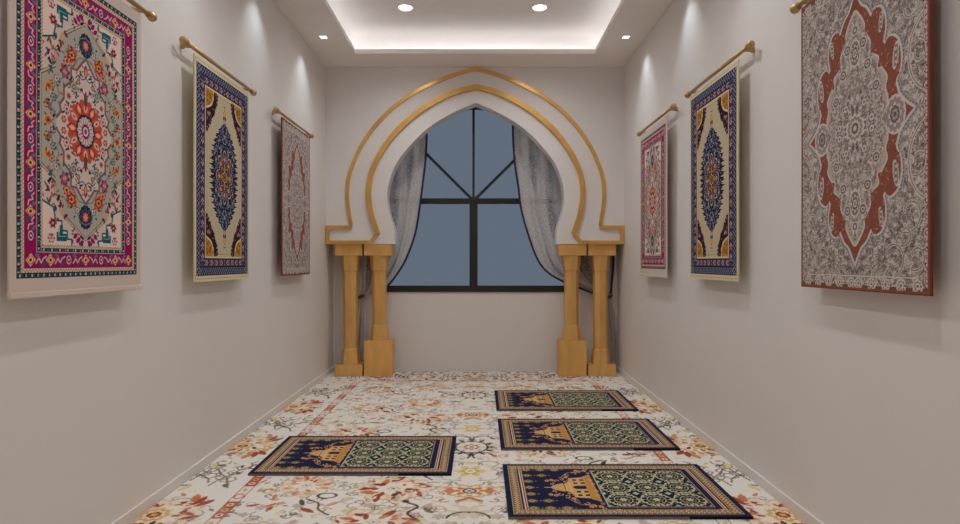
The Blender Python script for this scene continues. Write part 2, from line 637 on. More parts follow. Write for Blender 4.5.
    L.line(inner[:-2], .005, c3(150, 60, 60))
    L.leaf(0, .225, .026, .011, PI / 2, plum)
    L.leaf(0, .222, .016, .006, PI / 2, gold)
    L.line(smooth_path([(0, .2), (.02, .19), (.04, .2), (.055, .185)]), .004, navy)
    for x, y, r, cols in ((.062, .15, .024, [teal, c3(150, 176, 170), plum, gold]), (.10, .06, .018, [rose, cream, navy]), (.04, .175, .012, [plum, gold]), (.115, .02, .014, [mag, gold]), (.09, .11, .013, [orange, teal]), (.035, .145, .009, [mag, cream])):
        L.rosette(x, y, r, 6, cols)
    for x, y, a in ((.022, .205, .5), (.05, .125, 1), (.075, .18, 2), (.1, .085, .7), (.118, .045, 2.5), (.02, .15, 1.5)):
        L.leaf(x, y, .010, .004, a, navy)
    for _ in range(60):
        x, y = rnd.uniform(.01, .125), rnd.uniform(.02, .24)
        i, j = np.searchsorted(L.x, x), np.searchsorted(L.y, y)
        if abs(L.c[j, i] - cream).sum() < .01:
            L.leaf(x, y, .0075, .0035, rnd.random() * 3, rnd.choice([teal, plum, navy, rose, brown]))
    for _ in range(90):
        x, y = rnd.uniform(.01, fx), rnd.uniform(.19, fy)
        i, j = np.searchsorted(L.x, x), np.searchsorted(L.y, y)
        if abs(L.c[min(j, 261), min(i, 159)] - cream).sum() < .01:
            L.leaf(x, y, .008, .0036, rnd.random() * 3, rnd.choice([teal, plum, brown, rose, orange]))
    for _ in range(70):
        x, y = rnd.uniform(.03, fx), rnd.uniform(0, .33)
        i, j = np.searchsorted(L.x, x), np.searchsorted(L.y, y)
        if abs(L.c[min(j, 261), min(i, 159)] - sage).sum() < .01:
            L.leaf(x, y, .008, .0036, rnd.random() * 3, rnd.choice([teal, plum, c3(120, 140, 130), rose, navy]))
    # big centre blossom
    L.flower(0, 0, .126, 12, c3(188, 80, 50), .72, PI / 12, .78, .95)
    for k in range(12):
        a = k * PI / 6
        px, py = .092 * .78 * math.cos(a), .092 * .95 * math.sin(a)
        ang = math.atan2(py, px)
        L.leaf(px, py, .030, .017, ang, orange if k % 2 else c3(176, 28, 70))
        L.leaf(px, py, .019, .010, ang, cream if k % 2 else c3(232, 150, 70))
        L.leaf(px, py, .010, .005, ang, rose if k % 2 else cream)
    L.ell(0, 0, .052, .064, navy)
    L.flower(0, 0, .046, 16, cream, .86, 0, 1, 1.22)
    for k in range(16):
        a = k * PI / 8
        L.line([(.02 * math.cos(a), .025 * math.sin(a)), (.043 * math.cos(a), .053 * math.sin(a))], .003, c3(80, 60, 96))
    L.ell(0, 0, .022, .028, mag)
    L.ell(0, 0, .014, .018, c3(226, 190, 196))
    L.ell(0, 0, .007, .010, c3(30, 90, 96))
    L.leaf(0, .118, .034, .011, PI / 2, c3(150, 40, 40))
    L.leaf(0, .118, .022, .006, PI / 2, teal)
    return mirror(L.c)


def blue_design():
    rnd = random.Random(11)
    hx, hy = RW / 2, RH / 2
    cream, field = c3(214, 200, 164), c3(190, 176, 148)
    navy, blue, purple, pink = c3(22, 24, 50), c3(44, 47, 74), c3(74, 60, 88), c3(168, 130, 130)
    gold, maroon, light = c3(180, 130, 40), c3(50, 20, 32), c3(150, 160, 180)
    L = Loom(0, hx, 0, hy, 160, 262, cream)
    I, T = frame_coords(L, hx - 0.022, hy - 0.030)
    J, _ = frame_coords(L, hx, hy)
    L.c[(J > .012) & (J < .018) & (((T / .018) % 1) < .4) & (L.Y > L.X + .2)] = c3(120, 84, 50)

    def band(a, b, c):
        L.c[(I >= a) & (I <= b)] = c

    band(0, 0.095, navy)
    band(.004, .048, blue)
    for k in range(0, 40):
        for side in (0, 1):
            p = k * .026
            if side == 0 and p < hy - .03:
                cx, cy = hx - .022 - .026, p
            elif side == 1 and p < hx - .03:
                cx, cy = p, hy - .030 - .026
            else:
                continue
            f = (lambda u, v: (cx + u, cy + v)) if side == 0 else (lambda u, v: (cx + v, cy + u))
            q = f(0, 0)
            L.ell(q[0], q[1], .008, .008, light if k % 2 else c3(120, 128, 168))
            L.ell(q[0], q[1], .004, .004, navy)
            q = f(.014, .013)
            L.ell(q[0], q[1], .0045, .0045, light)
            q = f(-.014, .013)
            L.ell(q[0], q[1], .0045, .0045, c3(140, 146, 176))
            q = f(.0, .013)
            L.ell(q[0], q[1], .006, .006, navy)
    band(.046, .050, navy)
    band(.050, .090, purple)
    for k in range(0, 60):
        for side in (0, 1):
            p = k * .020
            for lane, o in ((.060, 0), (.071, .01), (.081, 0)):
                cc = (pink, c3(46, 40, 84), c3(204, 170, 158))[(k + int(o * 100)) % 3]
                if side == 0 and p < hy - .1:
                    L.ell(hx - .022 - lane, p + o, .0055, .0055, cc)
                if side == 1 and p < hx - .1:
                    L.ell(p + o, hy - .030 - lane, .0055, .0055, cc)
    band(.090, .096, navy)
    band(.096, .114, cream)
    L.c[(I > .103) & (I < .108) & (((T / .012) % 1) < .45)] = c3(150, 110, 70)
    band(.114, .117, navy)
    fx, fy = hx - .022 - .117, hy - .030 - .117
    L.rect(0, fx, 0, fy, field)
    # corner spandrels: dark floral sweep with a golden quarter
    sp = smooth_path([(.098, fy), (.106, fy - .045), (.130, fy - .075), (.142, fy - .11), (.172, fy - .135), (.188, fy - .17), (fx, fy - .21)])
    L.poly(sp + [(fx + .01, fy - .235), (fx + .01, fy + .01), (.098, fy + .01)], maroon)
    w, X, Y = L.win(0, fx, fy - .25, fy)
    for _ in range(75):
        x, y = rnd.uniform(.04, fx), rnd.uniform(fy - .23, fy)
        i, j = np.searchsorted(L.x, x), np.searchsorted(L.y, y)
        if abs(L.c[min(j, 261), min(i, 159)] - maroon).sum() < .01:
            c = rnd.choice([c3(150, 100, 104), navy, c3(92, 44, 58), c3(40, 30, 50), c3(170, 130, 124)])
            L.flower(x, y, rnd.uniform(.006, .012), 5, c, .5, rnd.random())
    for k in range(0, len(sp), 3):
        L.flower(sp[k][0] - .004, sp[k][1] - .004, .013, 5, maroon if k % 2 else navy, .5, k)
    q = smooth_path([(.138, fy), (.142, fy - .035), (.168, fy - .075), (fx, fy - .10)])
    L.poly(q + [(fx + .01, fy - .10), (fx + .01, fy + .01), (.138, fy + .01)], cream)
    q2 = [(x + .008, y + .008) for x, y in q]
    L.poly(q2 + [(fx + .01, fy - .092), (fx + .01, fy + .01), (.146, fy + .01)], gold)
    for _ in range(40):
        x, y = rnd.uniform(.145, fx), rnd.uniform(fy - .085, fy - .004)
        i, j = np.searchsorted(L.x, x), np.searchsorted(L.y, y)
        if abs(L.c[min(j, 261), min(i, 159)] - gold).sum() < .01:
            L.ell(x, y, .005, .005, c3(122, 78, 24))
    L.rect(fx, fx + .003, 0, fy, navy)
    # long navy medallion with a ragged edge
    P = []
    n = 160
    for k in range(n + 1):
        t = k / n
        y = .318 * t
        w_ = .168 * (1 - t ** 3.2) + .018 * (1 - t)
        w_ *= 1 - .20 * (0.5 + .5 * math.cos(t * 2 * PI * 9)) - .08 * math.cos(t * 2 * PI * 21)
        P.append((max(w_, .014), y))
    P += [(.016, .33), (.022, .342), (.010, .358), (0, .366)]
    L.poly([(x + (.005 if x else 0), y * 1.01) for x, y in P] + [(-.01, .37), (-.01, 0)], c3(204, 192, 168))
    L.poly(P + [(-.01, .366), (-.01, 0)], c3(20, 26, 56))
    for _ in range(260):
        t = rnd.random()
        y = .31 * t
        w_ = .148 * (1 - t ** 3)
        x = rnd.uniform(0, w_)
        L.flower(x, y, rnd.uniform(.004, .010), rnd.choice([4, 5, 6]), rnd.choice([c3(136, 142, 156), c3(48, 60, 96), navy, c3(32, 42, 80), navy, c3(20, 26, 56), c3(20, 26, 56), c3(84, 96, 124), c3(170, 160, 142)]), .5, rnd.random())
    for k in range(9):
        y = .03 + k * .031
        w_ = .15 * (1 - (y / .318) ** 3)
        L.curl(w_ * .7, y, .017, 0, 1, .0028, light)
        L.curl(w_ * .35, y + .015, .015, PI, -1, .0025, c3(120, 130, 154))
    # tips
    L.dia(0, .368, .018, .028, gold)
    L.dia(0, .368, .010, .016, c3(222, 180, 90))
    L.rect(0, .014, .405, .410, navy)
    L.leaf(0, .322, .018, .012, PI / 2, c3(196, 150, 140))
    # inner star
    L.flower(0, 0, .150, 8, c3(206, 186, 160), .62, PI / 2, .72, 1.05)
    L.flower(0, 0, .143, 8, c3(84, 44, 60), .62, PI / 2, .72, 1.05)
    for k in range(8):
        a = k * PI / 4
        x, y = .098 * .72 * math.cos(a), .098 * 1.05 * math.sin(a)
        L.rosette(x, y, .027, 6, [pink, c3(60, 30, 60), c3(220, 190, 160), gold], sx=.85)
    L.flower(0, 0, .072, 8, gold, .55, 0, .75, 1.05)
    L.flower(0, 0, .060, 8, c3(26, 34, 80), .55, 0, .75, 1.05)
    L.rosette(0, 0, .036, 8, [c3(220, 200, 160), c3(40, 40, 80), gold, navy], sx=.8)
    for k in (1, -1):
        L.leaf(.033 if k > 0 else .0, 0.0 if k > 0 else .048, .016, .008, 0 if k > 0 else PI / 2, gold)
    return mirror(L.c)


def grey_design():
    rnd = random.Random(3)
    hx, hy = RW / 2, RH / 2
    base, dark, pale, rust, steel = c3(176, 164, 156), c3(108, 97, 93), c3(202, 192, 184), c3(136, 80, 65), c3(156, 154, 152)
    L = Loom(0, hx, 0, hy, 170, 282, base)

    def doodle(x, y, s=1.0):
        k = rnd.random()
        c = rnd.choice([dark, dark, pale, pale, c3(128, 117, 112), c3(150, 138, 130), c3(140, 128, 122)])
        if k < .35:
            L.curl(x, y, rnd.uniform(.005, .012) * s, rnd.random() * 6.3, rnd.choice([1, -1]), .0022, c)
        elif k < .6:
            L.ring(x, y, rnd.uniform(.004, .009) * s, rnd.uniform(.004, .009) * s, .0022, c)
        elif k < .8:
            L.leaf(x, y, rnd.uniform(.005, .013) * s, .004 * s, rnd.random() * 3.1, c)
        else:
            L.flower(x, y, rnd.uniform(.004, .010) * s, 6, c, .5, rnd.random())

    def cloud(n, test):
        m = 0
        while m < n:
            x, y = rnd.uniform(0, hx), rnd.uniform(0, hy)
            if test(x, y):
                doodle(x, y)
                m += 1

    cloud(3600, lambda x, y: True)
    # scrolling arabesques on the ground
    for cx, cy, r in ((.27, .33, .07), (.19, .47, .08), (.30, .47, .05), (.31, .17, .05), (.07, .53, .04), (.25, .40, .04)):
        for t, c in ((.010, pale), (.004, dark)):
            L.curl(cx, cy, r, 2.0, -1, t, c)
    # outer halo arcs near the sides
    for t, c in ((.012, pale), (.004, c3(122, 110, 106))):
        L.arc(.375, .17, .105, PI * .55, PI * 1.45, t, c, ry=.13)
    # medallion
    out = smooth_path([(.292, 0), (.262, .022), (.228, .058), (.212, .10)], 5) + \
        smooth_path([(.215, .115), (.232, .145), (.234, .20), (.216, .248), (.182, .268), (.158, .250)], 5) + \
        smooth_path([(.150, .262), (.160, .30), (.158, .345), (.136, .385), (.104, .392), (.088, .372)], 5) + \
        smooth_path([(.080, .385), (.060, .415), (.030, .440), (0, .492)], 5)
    L.line([(x + .012, y + .008) for x, y in out], .014, steel)
    L.line([(x + .012, y + .008) for x, y in out], .005, c3(96, 100, 108), dash=.014)
    L.line([(x + .004, y + .003) for x, y in out], .008, pale)
    L.poly(out + [(-.01, .49), (-.01, -.01), (.292, -.01)], rust)
    for _ in range(420):
        x, y = rnd.uniform(.03, .28), rnd.uniform(0, .48)
        i, j = np.searchsorted(L.x, x), np.searchsorted(L.y, y)
        if abs(L.c[min(j, 281), min(i, 169)] - rust).sum() < .01:
            L.leaf(x, y, .006, .0025, rnd.random() * 3, rnd.choice([c3(116, 62, 48), c3(160, 110, 92), c3(150, 96, 80), c3(178, 140, 122)]))
    # pale islands in the lobes
    for cx, cy, rx, ry in ((.212, .195, .014, .046), (.140, .335, .011, .036)):
        L.ell(cx, cy, rx, ry, pale, -.15)
        L.ell(cx, cy, rx * .75, ry * .8, c3(150, 138, 130), -.15)
        for k in range(7):
            L.ell(cx, cy - ry * .7 + k * ry * .23, .004, .004, (dark, pale)[k % 2])
    inn = smooth_path([(.165, -.002), (.172, .06), (.160, .10), (.168, .135), (.140, .175), (.118, .180), (.125, .215), (.098, .235), (.078, .250), (.082, .285), (.060, .320), (.046, .325), (.05, .36), (.026, .40), (0, .43)], 4)
    L.poly([(x + .006, y + .004) for x, y in inn] + [(-.01, .43), (-.01, -.02), (.165, -.02)], pale)
    L.poly(inn + [(-.01, .43), (-.01, -.02), (.165, -.02)], c3(178, 166, 158))
    L.ell(.208, 0, .050, .066, pale)
    L.flower(.208, 0, .060, 12, c3(150, 138, 132), .85, 0, .75, 1.0)
    L.rosette(.208, 0, .042, 8, [pale, dark, c3(170, 158, 150), c3(104, 92, 90)], sx=.75)

    def inside(x, y):
        return y < .41 and x < .165 * (1 - (y / .44) ** 1.5)
    cloud(520, inside)
    for r in (.112, .150):
        L.ring(0, 0, r, r * 1.05, .004, c3(198, 188, 180))
        for k in range(int(r * 300)):
            a = k * 2 * PI / int(r * 300)
            L.ell(r * math.cos(a), r * 1.05 * math.sin(a), .005, .005, c3(146, 134, 128))
    L.rosette(0, 0, .055, 12, [pale, c3(140, 128, 122), c3(200, 188, 180), dark, pale], inner=.75)
    for k in range(8):
        a = k * PI / 4 + .2
        L.rosette(.095 * math.cos(a), .1 * math.sin(a), .020, 6, [c3(110, 100, 98), pale, c3(126, 116, 112)])
    L.ell(0, .275, .034, .052, pale)
    L.ell(0, .275, .027, .044, c3(128, 116, 110))
    L.rosette(0, .275, .024, 8, [pale, dark, pale, c3(140, 128, 122)], sy=1.4)
    L.rosette(0, .36, .022, 6, [pale, dark, pale])
    for x, y in ((.115, .125), (.07, .215), (.045, .30)):
        L.rosette(x, y, .024, 8, [pale, c3(100, 88, 86), pale, dark])
    # outer guard, scallops and rust selvedge
    I, T = frame_coords(L, hx, hy)
    L.c[(I > .052) & (I < .0555) & (L.Y > hy - .06)] = pale
    for k in range(6):
        L.ell(k * .072 + .02, hy - .028, .021, .022, pale)
        L.rosette(k * .072 + .02, hy - .028, .018, 8, [c3(128, 116, 112), pale, dark])
    L.c[(I < .022) & (L.Y > hy - .03) & (np.abs(((L.X - .02) / .072 + .5) % 1 - .5) > .3)] = c3(104, 82, 74)
    for k in range(12):
        L.ell(hx - .012, k * .05, .014, .020, c3(190, 178, 170))
        L.rosette(hx - .014, k * .05, .010, 6, [dark, pale])
    L.c[(I < .030) & (((T / .006).astype(int) * 7 + (I / .005).astype(int) * 5) % 11 == 0)] = c3(120, 60, 48)
    L.c[I < .011] = rust
    L.c[I < .003] = c3(112, 52, 42)
    return mirror(L.c)


# ---- prayer rug ------------------------------------------------------------
PW, PD = 1.094, 0.684


def prayer_design():
    hy = PD / 2
    navy, black, goldc, tan = c3(27, 31, 62), c3(24, 26, 34), c3(202, 162, 104), c3(212, 184, 140)
    pinkc, mint, sage = c3(216, 182, 154), c3(132, 178, 156), c3(190, 184, 152)
    L = Loom(0, PW, 0, hy, 441, 139, navy)
    X, Y = L.X, L.Y
    I = np.minimum(np.minimum(X, PW - X), hy - Y)
    vert = (np.minimum(X, PW - X) < hy - Y)
    T = np.where(vert, Y, X - PW / 2)

    def band(a, b, c):
        L.c[(I >= a) & (I < b)] = c

    band(.026, .072, c3(140, 110, 78))
    u = ((T / .0235) % 1) - .5
    v = (I - .049) / .023
    r = np.abs(u) * 2
    L.c[(np.abs(v) < .85) & (r + np.abs(v) < .75)] = tan
    L.c[(np.abs(v) < .85) & (r + np.abs(v) < .35)] = c3(52, 40, 44)
    L.c[(np.abs(v) < .85) & (np.abs(r + np.abs(v) - 1.2) < .16)] = c3(52, 40, 44)
    L.c[(np.abs(v) < .85) & (r > .8) & (np.abs(v) < .25)] = goldc
    band(.026, .029, tan)
    band(.069, .072, tan)
    e = np.minimum(X, PW - X)                      # the short ends carry two more lines
    for a, b, c in ((.080, .088, pinkc), (.094, .099, pinkc)):
        L.c[(e >= a) & (e < b) & (hy - Y > .072)] = c
    L.c[(hy - Y >= .079) & (hy - Y < .083) & (e > .08)] = c3(128, 84, 78)
    # small florets on the navy ground
    for i, x in enumerate((.122, .200, .278, .36)):
        for j in range(4):
            y = j * .083
            if i == 1 and j < 2 or i == 2 and j < 3 or i == 3 and j < 3:
                continue
            yy = y
            if i == 3 and j == 3:
                continue
            L.flower(x, yy, .026, 4, c3(122, 106, 66), .30, 0, 1.0, .8)
            L.flower(x, yy, .019, 8, c3(190, 164, 108), .40, .2, 1.0, .8)
            L.ell(x, yy, .007, .007, c3(110, 84, 40))
            L.ring(x, yy, .025, .020, .0025, c3(132, 112, 70))
            L.ell(x + .040, yy + .0, .006, .004, c3(150, 120, 66))
    # the domed building, its dome towards -x
    keep = L.x, L.X
    L.x, L.X = [(v - .232) / .803 + .219 for v in keep]
    g2 = c3(168, 112, 52)
    L.poly([(.478, -.01), (.478, .172), (.498, .180), (.498, -.01)], g2)
    L.poly([(.345, -.01), (.345, .118), (.352, .126), (.440, .138), (.452, .150), (.492, .176), (.492, -.01)], goldc)
    L.rect(.452, .490, 0, .155, goldc)
    L.poly([(.448, -.01), (.448, .142), (.49, .17), (.49, -.01)], c3(190, 132, 62))
    L.rect(.334, .346, 0, .100, c3(224, 176, 104))
    L.rect(.318, .336, 0, .064, goldc)
    L.rect(.302, .318, 0, .052, c3(224, 176, 104))
    P = []
    for k in range(15):
        t = k / 14
        P.append((.304 - .085 * t, .055 * math.sqrt(max(0, 1 - t ** 1.7)) * (1 - .25 * t)))
    L.poly([(.304, -.01)] + P + [(.219, -.01)], goldc)
    L.rect(.175, .225, 0, .003, goldc)
    L.ell(.196, 0, .006, .005, goldc)
    L.rect(.304, .310, 0, .050, c3(110, 72, 34))
    for y in (.085, .112):
        L.rect(.332, .344, y - .008, y + .008, navy)
    L.poly([(.352, -.01), (.362, .012), (.375, .020), (.440, .020), (.440, -.01)], navy)
    for x in (.366, .412):
        for y in (.058, .100):
            L.rect(x, x + .034, y - .015, y + .015, c3(226, 186, 126))
            L.rect(x + .003, x + .031, y - .011, y + .011, navy)
    for k in range(10):
        L.rect(.440, .446, k * .016, k * .016 + .008, c3(110, 72, 34))
    # scrolls around the building
    for x, y, r, a, tn in ((.262, .085, .020, 0, 1), (.300, .112, .022, 2, -1), (.350, .165, .022, 1, 1), (.405, .195, .020, 3, -1), (.230, .050, .016, 1, -1), (.318, .075, .012, 0, 1)):
        L.curl(x, y, r, a, tn, .0065, c3(176, 124, 84))
        L.curl(x, y, r * .9, a, tn, .003, c3(224, 184, 130))
    for x, y in ((.440, .225), (.475, .232), (.42, .232), (.205, .090), (.235, .100), (.335, .140)):
        L.rosette(x, y, .019, 5, [c3(150, 78, 52), c3(214, 166, 110), c3(96, 48, 40)])
    L.line(smooth_path([(.30, .13), (.34, .19), (.39, .215), (.44, .205)]), .004, c3(196, 146, 92))
    L.x, L.X = keep
    # field of round medallions
    f0, f1, fh = .481, .957, .230
    L.rect(f0 - .010, f1 + .010, 0, fh + .010, pinkc)
    L.rect(f0 - .006, f1 + .006, 0, fh + .006, c3(96, 60, 62))
    L.rect(f0, f1, 0, fh, black)
    px = (f1 - f0) / 3

    def medal(cx, cy):
        r = .072
        for a, t, c in ((1.0, .006, sage), (.60, .0045, sage)):
            L.ring(cx, cy, r * a, r * a, t, c)
        for k in range(12):
            a = k * PI / 6
            L.ell(cx + r * .9 * math.cos(a), cy + r * .9 * math.sin(a), .005, .005, c3(206, 200, 170))
            L.curl(cx + r * .72 * math.cos(a), cy + r * .72 * math.sin(a), .007, a, 1, .0022, c3(150, 150, 122))
        L.flower(cx, cy, r * .47, 8, c3(150, 146, 122), .6)
        L.flower(cx, cy, r * .39, 8, black, .6)
        L.flower(cx, cy, r * .26, 6, c3(206, 200, 160), .5)
        L.ell(cx, cy, .006, .006, mint)

    for i in range(3):
        for y in (0, fh * .667):
            medal(f0 + px * (i + .5), y)
    for i in range(4):
        for y in (fh / 3, fh):
            cx = f0 + px * i
            L.dia(cx, y, .018, .020, mint if i % 3 else c3(110, 150, 132))
            L.dia(cx, y, .011, .012, c3(170, 200, 180))
            for a in (0.7, 2.4, 3.9, 5.5):
                L.curl(cx + .040 * math.cos(a), y + .040 * math.sin(a), .013, a, 1, .004, sage)
    for i in range(3):
        for y in (fh / 3, fh * .97):
            cx = f0 + px * (i + .5)
            L.flower(cx, y, .024, 4, sage, .35, PI / 4)
            L.ell(cx, y, .008, .008, c3(70, 110, 96))
            L.curl(cx + .035, y, .012, 0, 1, .004, c3(200, 196, 160))
            L.curl(cx - .035, y, .012, PI, -1, .004, c3(200, 196, 160))
    for i in range(4):
        cx = f0 + px * i
        for y in (0, fh * .667):
            L.dia(cx, y, .012, .020, c3(160, 166, 132))
            L.ring(cx, y + .028, .010, .010, .004, c3(196, 192, 156))
    L.c[(X < f0 - .010) & (X > f0 - .012) & (Y < fh)] = navy
    # clip spill over the field frame
    m = (X > f1) & (X < f1 + .006) & (Y < fh + .006)
    L.c[m] = c3(96, 60, 62)
    m = (X >= f1 + .006) & (X < f1 + .010) & (Y < fh + .010)
    L.c[m] = pinkc
    m = (X >= f1 + .010) & (X < PW - .099) & (Y < .258)
    L.c[m] = navy
    m = (Y > fh) & (Y < fh + .006) & (X > f0 - .006) & (X < f1 + .006)
    L.c[m] = c3(96, 60, 62)
    m = (Y >= fh + .006) & (Y < fh + .010) & (X > f0 - .01) & (X < f1 + .01)
    L.c[m] = pinkc
    m = (Y >= fh + .010) & (Y < hy - .083) & (X > f0 - .02) & (X < PW - .1)
    L.c[m] = navy
    q = L.c
    return np.concatenate([q[:0:-1], q], 0)


# ---- wall to wall carpet ---------------------------------------------------
CW, CD = (XR - XL) - 0.024, (YP1 + 0.13) - YF - 0.02
CY0 = YF + 0.01


def carpet_design():
    rnd = random.Random(21)
    hx = CW / 2
    nx, ny = 300, 1400
    white = c3(226, 221, 213)
    L = Loom(0, hx, CY0, CY0 + CD, nx, ny, white)
    red, orange, ochre, brown = c3(160, 70, 52), c3(196, 120, 78), c3(206, 170, 104), c3(78, 64, 54)
    beige, sand, grey, rose = c3(214, 200, 176), c3(198, 180, 150), c3(178, 172, 162), c3(206, 140, 124)
    yb = CY0 + CD

    def soft(n, xa, xb):
        for _ in range(n):
            x, y = rnd.uniform(xa, xb), rnd.uniform(CY0, yb)
            c = rnd.choice([beige, sand, sand, grey, c3(204, 194, 178), c3(214, 200, 150), c3(186, 176, 162)])
            k = rnd.random()
            if k < .4:
                L.leaf(x, y, rnd.uniform(.02, .05), rnd.uniform(.008, .016), rnd.random() * 3.1, c)
            elif k < .7:
                L.curl(x, y, rnd.uniform(.02, .05), rnd.random() * 6, rnd.choice([1, -1]), .008, rnd.choice([c, c3(176, 164, 148)]))
            else:
                L.flower(x, y, rnd.uniform(.015, .04), 6, c, .5, rnd.random())

    def specks(n, xa, xb, cols):
        for _ in range(n):
            x, y = rnd.uniform(xa, xb), rnd.uniform(CY0, yb)
            c = rnd.choice(cols)
            a = rnd.random() * 3.1
            if rnd.random() < .5:
                L.leaf(x, y, rnd.uniform(.010, .028), rnd.uniform(.005, .010), a, c)
            else:
                P = smooth_path([(x, y), (x + .02 * math.cos(a), y + .02 * math.sin(a)), (x + .04 * math.cos(a + .7), y + .04 * math.sin(a + .7))], 3)
                L.line(P, .007, c)

    soft(1700, 0, hx)
    specks(620, 0.1, hx, [c3(196, 150, 110), brown, c3(120, 108, 92), c3(190, 110, 84), grey, sand, ochre])

    for _ in range(520):
        x, y = rnd.uniform(.05, hx), rnd.uniform(CY0, yb)
        L.curl(x, y, rnd.uniform(.014, .034), rnd.random() * 6.3, rnd.choice([1, -1]), .008, rnd.choice([brown, c3(120, 104, 84), c3(150, 134, 104), c3(170, 120, 96)]))
    for _ in range(200):
        x, y = rnd.uniform(.05, hx), rnd.uniform(CY0, yb)
        L.leaf(x, y, rnd.uniform(.02, .045), rnd.uniform(.010, .018), rnd.random() * 3.1, rnd.choice([c3(220, 208, 158), c3(206, 196, 150), c3(214, 172, 150)]))

    def bloom(x, y, rx, ry, warm):
        A, B, D = ((red, orange, c3(140, 56, 42)), (ochre, orange, red), (rose, c3(190, 90, 68), ochre))[warm]
        cream = c3(230, 216, 196)
        L.flower(x, y, 1.16, 9, c3(186, 164, 136), .8, .3, rx, ry)
        L.flower(x, y, 1.10, 9, c3(226, 212, 188), .8, .3, rx, ry)
        L.flower(x, y, .92, 11, tuple(.22 * B + .78 * c3(230, 212, 188)), .7, .1, rx, ry)
        L.flower(x, y, .62, 9, c3(230, 220, 204), .7, .5, rx, ry)
        n = 15
        for k in range(n):
            a = 2 * PI * (k + rnd.uniform(-.25, .25)) / n
            q = rnd.uniform(.66, .92)
            ang = math.atan2(ry * math.sin(a), rx * math.cos(a)) + rnd.uniform(-.7, .7)
            px, py = x + rx * q * math.cos(a), y + ry * q * math.sin(a)
            c = rnd.choice([A, A, B, D, cream, sand])
            L.leaf(px, py, rx * rnd.uniform(.18, .30), rx * rnd.uniform(.08, .13), ang, c)
            L.leaf(px + .01, py, rx * .12, rx * .05, ang + .4, rnd.choice([cream, B, D]))
        for k in range(12):
            a = 2 * PI * k / 12 + rnd.uniform(-.2, .2)
            q = rnd.uniform(.40, .6)
            L.leaf(x + rx * q * math.cos(a), y + ry * q * math.sin(a), rx * rnd.uniform(.10, .20), rx * .075, a + rnd.uniform(-.5, .5), rnd.choice([A, B, D, cream, brown, c3(236, 222, 200)]))
        L.ell(x, y, rx * .26, ry * .26, c3(226, 216, 202))
        L.rosette(x, y, rx * .19, 6, [grey, white, c3(120, 100, 90)], sy=ry / rx)
        for k in range(10):
            a = 2 * PI * k / 10 + .2
            L.curl(x + rx * 1.08 * math.cos(a), y + ry * 1.08 * math.sin(a), rx * .16, a, rnd.choice([1, -1]), .006, rnd.choice([sand, c3(176, 156, 130), c3(150, 130, 112)]))

    def stem(P, c=brown, t=.011):
        L.line(smooth_path(P, 5), t, c)

    def branch(x, y, s):
        """dark angular twigs"""
        for m in range(2):
            px, py = x + (m - .5) * .11, y - .20 * s + m * .03
            a = 1.25 + m * .5
            for k in range(4):
                qx, qy = px + .105 * s * math.cos(a), py + .085 * s * math.sin(a)
                L.line([(px, py), (qx, qy)], .011, c3(110, 94, 80))
                for sg in (-1, 1):
                    b = a + sg * .9
                    L.line([(qx, qy), (qx + .05 * math.cos(b), qy + .05 * math.sin(b)), (qx + .075 * math.cos(b - sg * .5), qy + .075 * math.sin(b - sg * .5))], .009, c3(128, 110, 92))
                px, py = qx, qy
                a += rnd.uniform(-.5, .5)

    # inner field, row by row (repeats every 3.6 m)
    def rows(fn):
        for base in (-3.62, 0, 3.62):
            fn(base)

    def field(b):
        bloom(.41, 4.80 + b, .155, .15, 1)
        bloom(.385, 4.33 + b, .185, .15, 0)
        bloom(.82, 4.62 + b, .12, .14, 2)
        bloom(.80, 3.95 + b, .15, .12, 2)
        bloom(.386, 2.98 + b, .19, .14, 0)
        bloom(.42, 2.60 + b, .18, .13, 0)
        bloom(.84, 3.02 + b, .13, .14, 2)
        bloom(.86, 5.28 + b, .13, .15, 0)
        bloom(.45, 3.62 + b, .16, .15, 1)
        bloom(.92, 2.45 + b, .14, .13, 1)
        bloom(.40, 5.38 + b, .15, .11, 2)
        for x, y in ((.62, 4.55), (.66, 3.3), (.70, 2.75), (.62, 5.15), (.60, 3.85)):
            stem([(x - .06, y + b - .08), (x, y + b - .02), (x + .02, y + b + .05), (x + .09, y + b + .10)])
            L.leaf(x + .05, y + b - .03, .05, .017, .6, red)
            L.leaf(x - .05, y + b + .04, .045, .014, 2.4, rose)
            L.leaf(x + .1, y + b + .06, .04, .013, 1.2, brown)
            L.ring(x, y + b + .14, .045, .03, .010, brown)
        for x, y in ((.25, 2.72), (.22, 3.2), (.26, 4.05), (.25, 5.1)):
            stem([(x - .02, y + b - .1), (x + .03, y + b - .03), (x - .01, y + b + .04), (x + .05, y + b + .09)], brown, .014)
            L.ell(x + .055, y + b + .10, .018, .018, brown)
            L.leaf(x - .06, y + b, .04, .015, 1, c3(120, 108, 92))
        for x, y in ((.98, 3.45), (.70, 4.25), (1.0, 4.2), (1.0, 5.0), (.98, 2.8)):
            for k in range(5):
                L.leaf(x + rnd.uniform(-.06, .06), y + b + rnd.uniform(-.08, .08), .035, .012, rnd.random() * 3, rnd.choice([red, ochre, brown, orange, rose]))

        # the row of medallions down the middle
        def rose_mid(y, s, dark):
            c = brown if dark else c3(196, 160, 96)
            L.ring(0, y, .10 * s, .11 * s, .014, c)
            for k in range(12):
                a = 2 * PI * k / 12
                L.leaf(.125 * s * math.cos(a), y + .135 * s * math.sin(a), .034 * s, .013, a, c)
            L.flower(0, y, .075 * s, 8, beige, .6)
            L.rosette(0, y, .05 * s, 8, [red if dark else ochre, white, red])
        rose_mid(5.075 + b, 1.0, True)
        rose_mid(3.65 + b, 1.0, True)
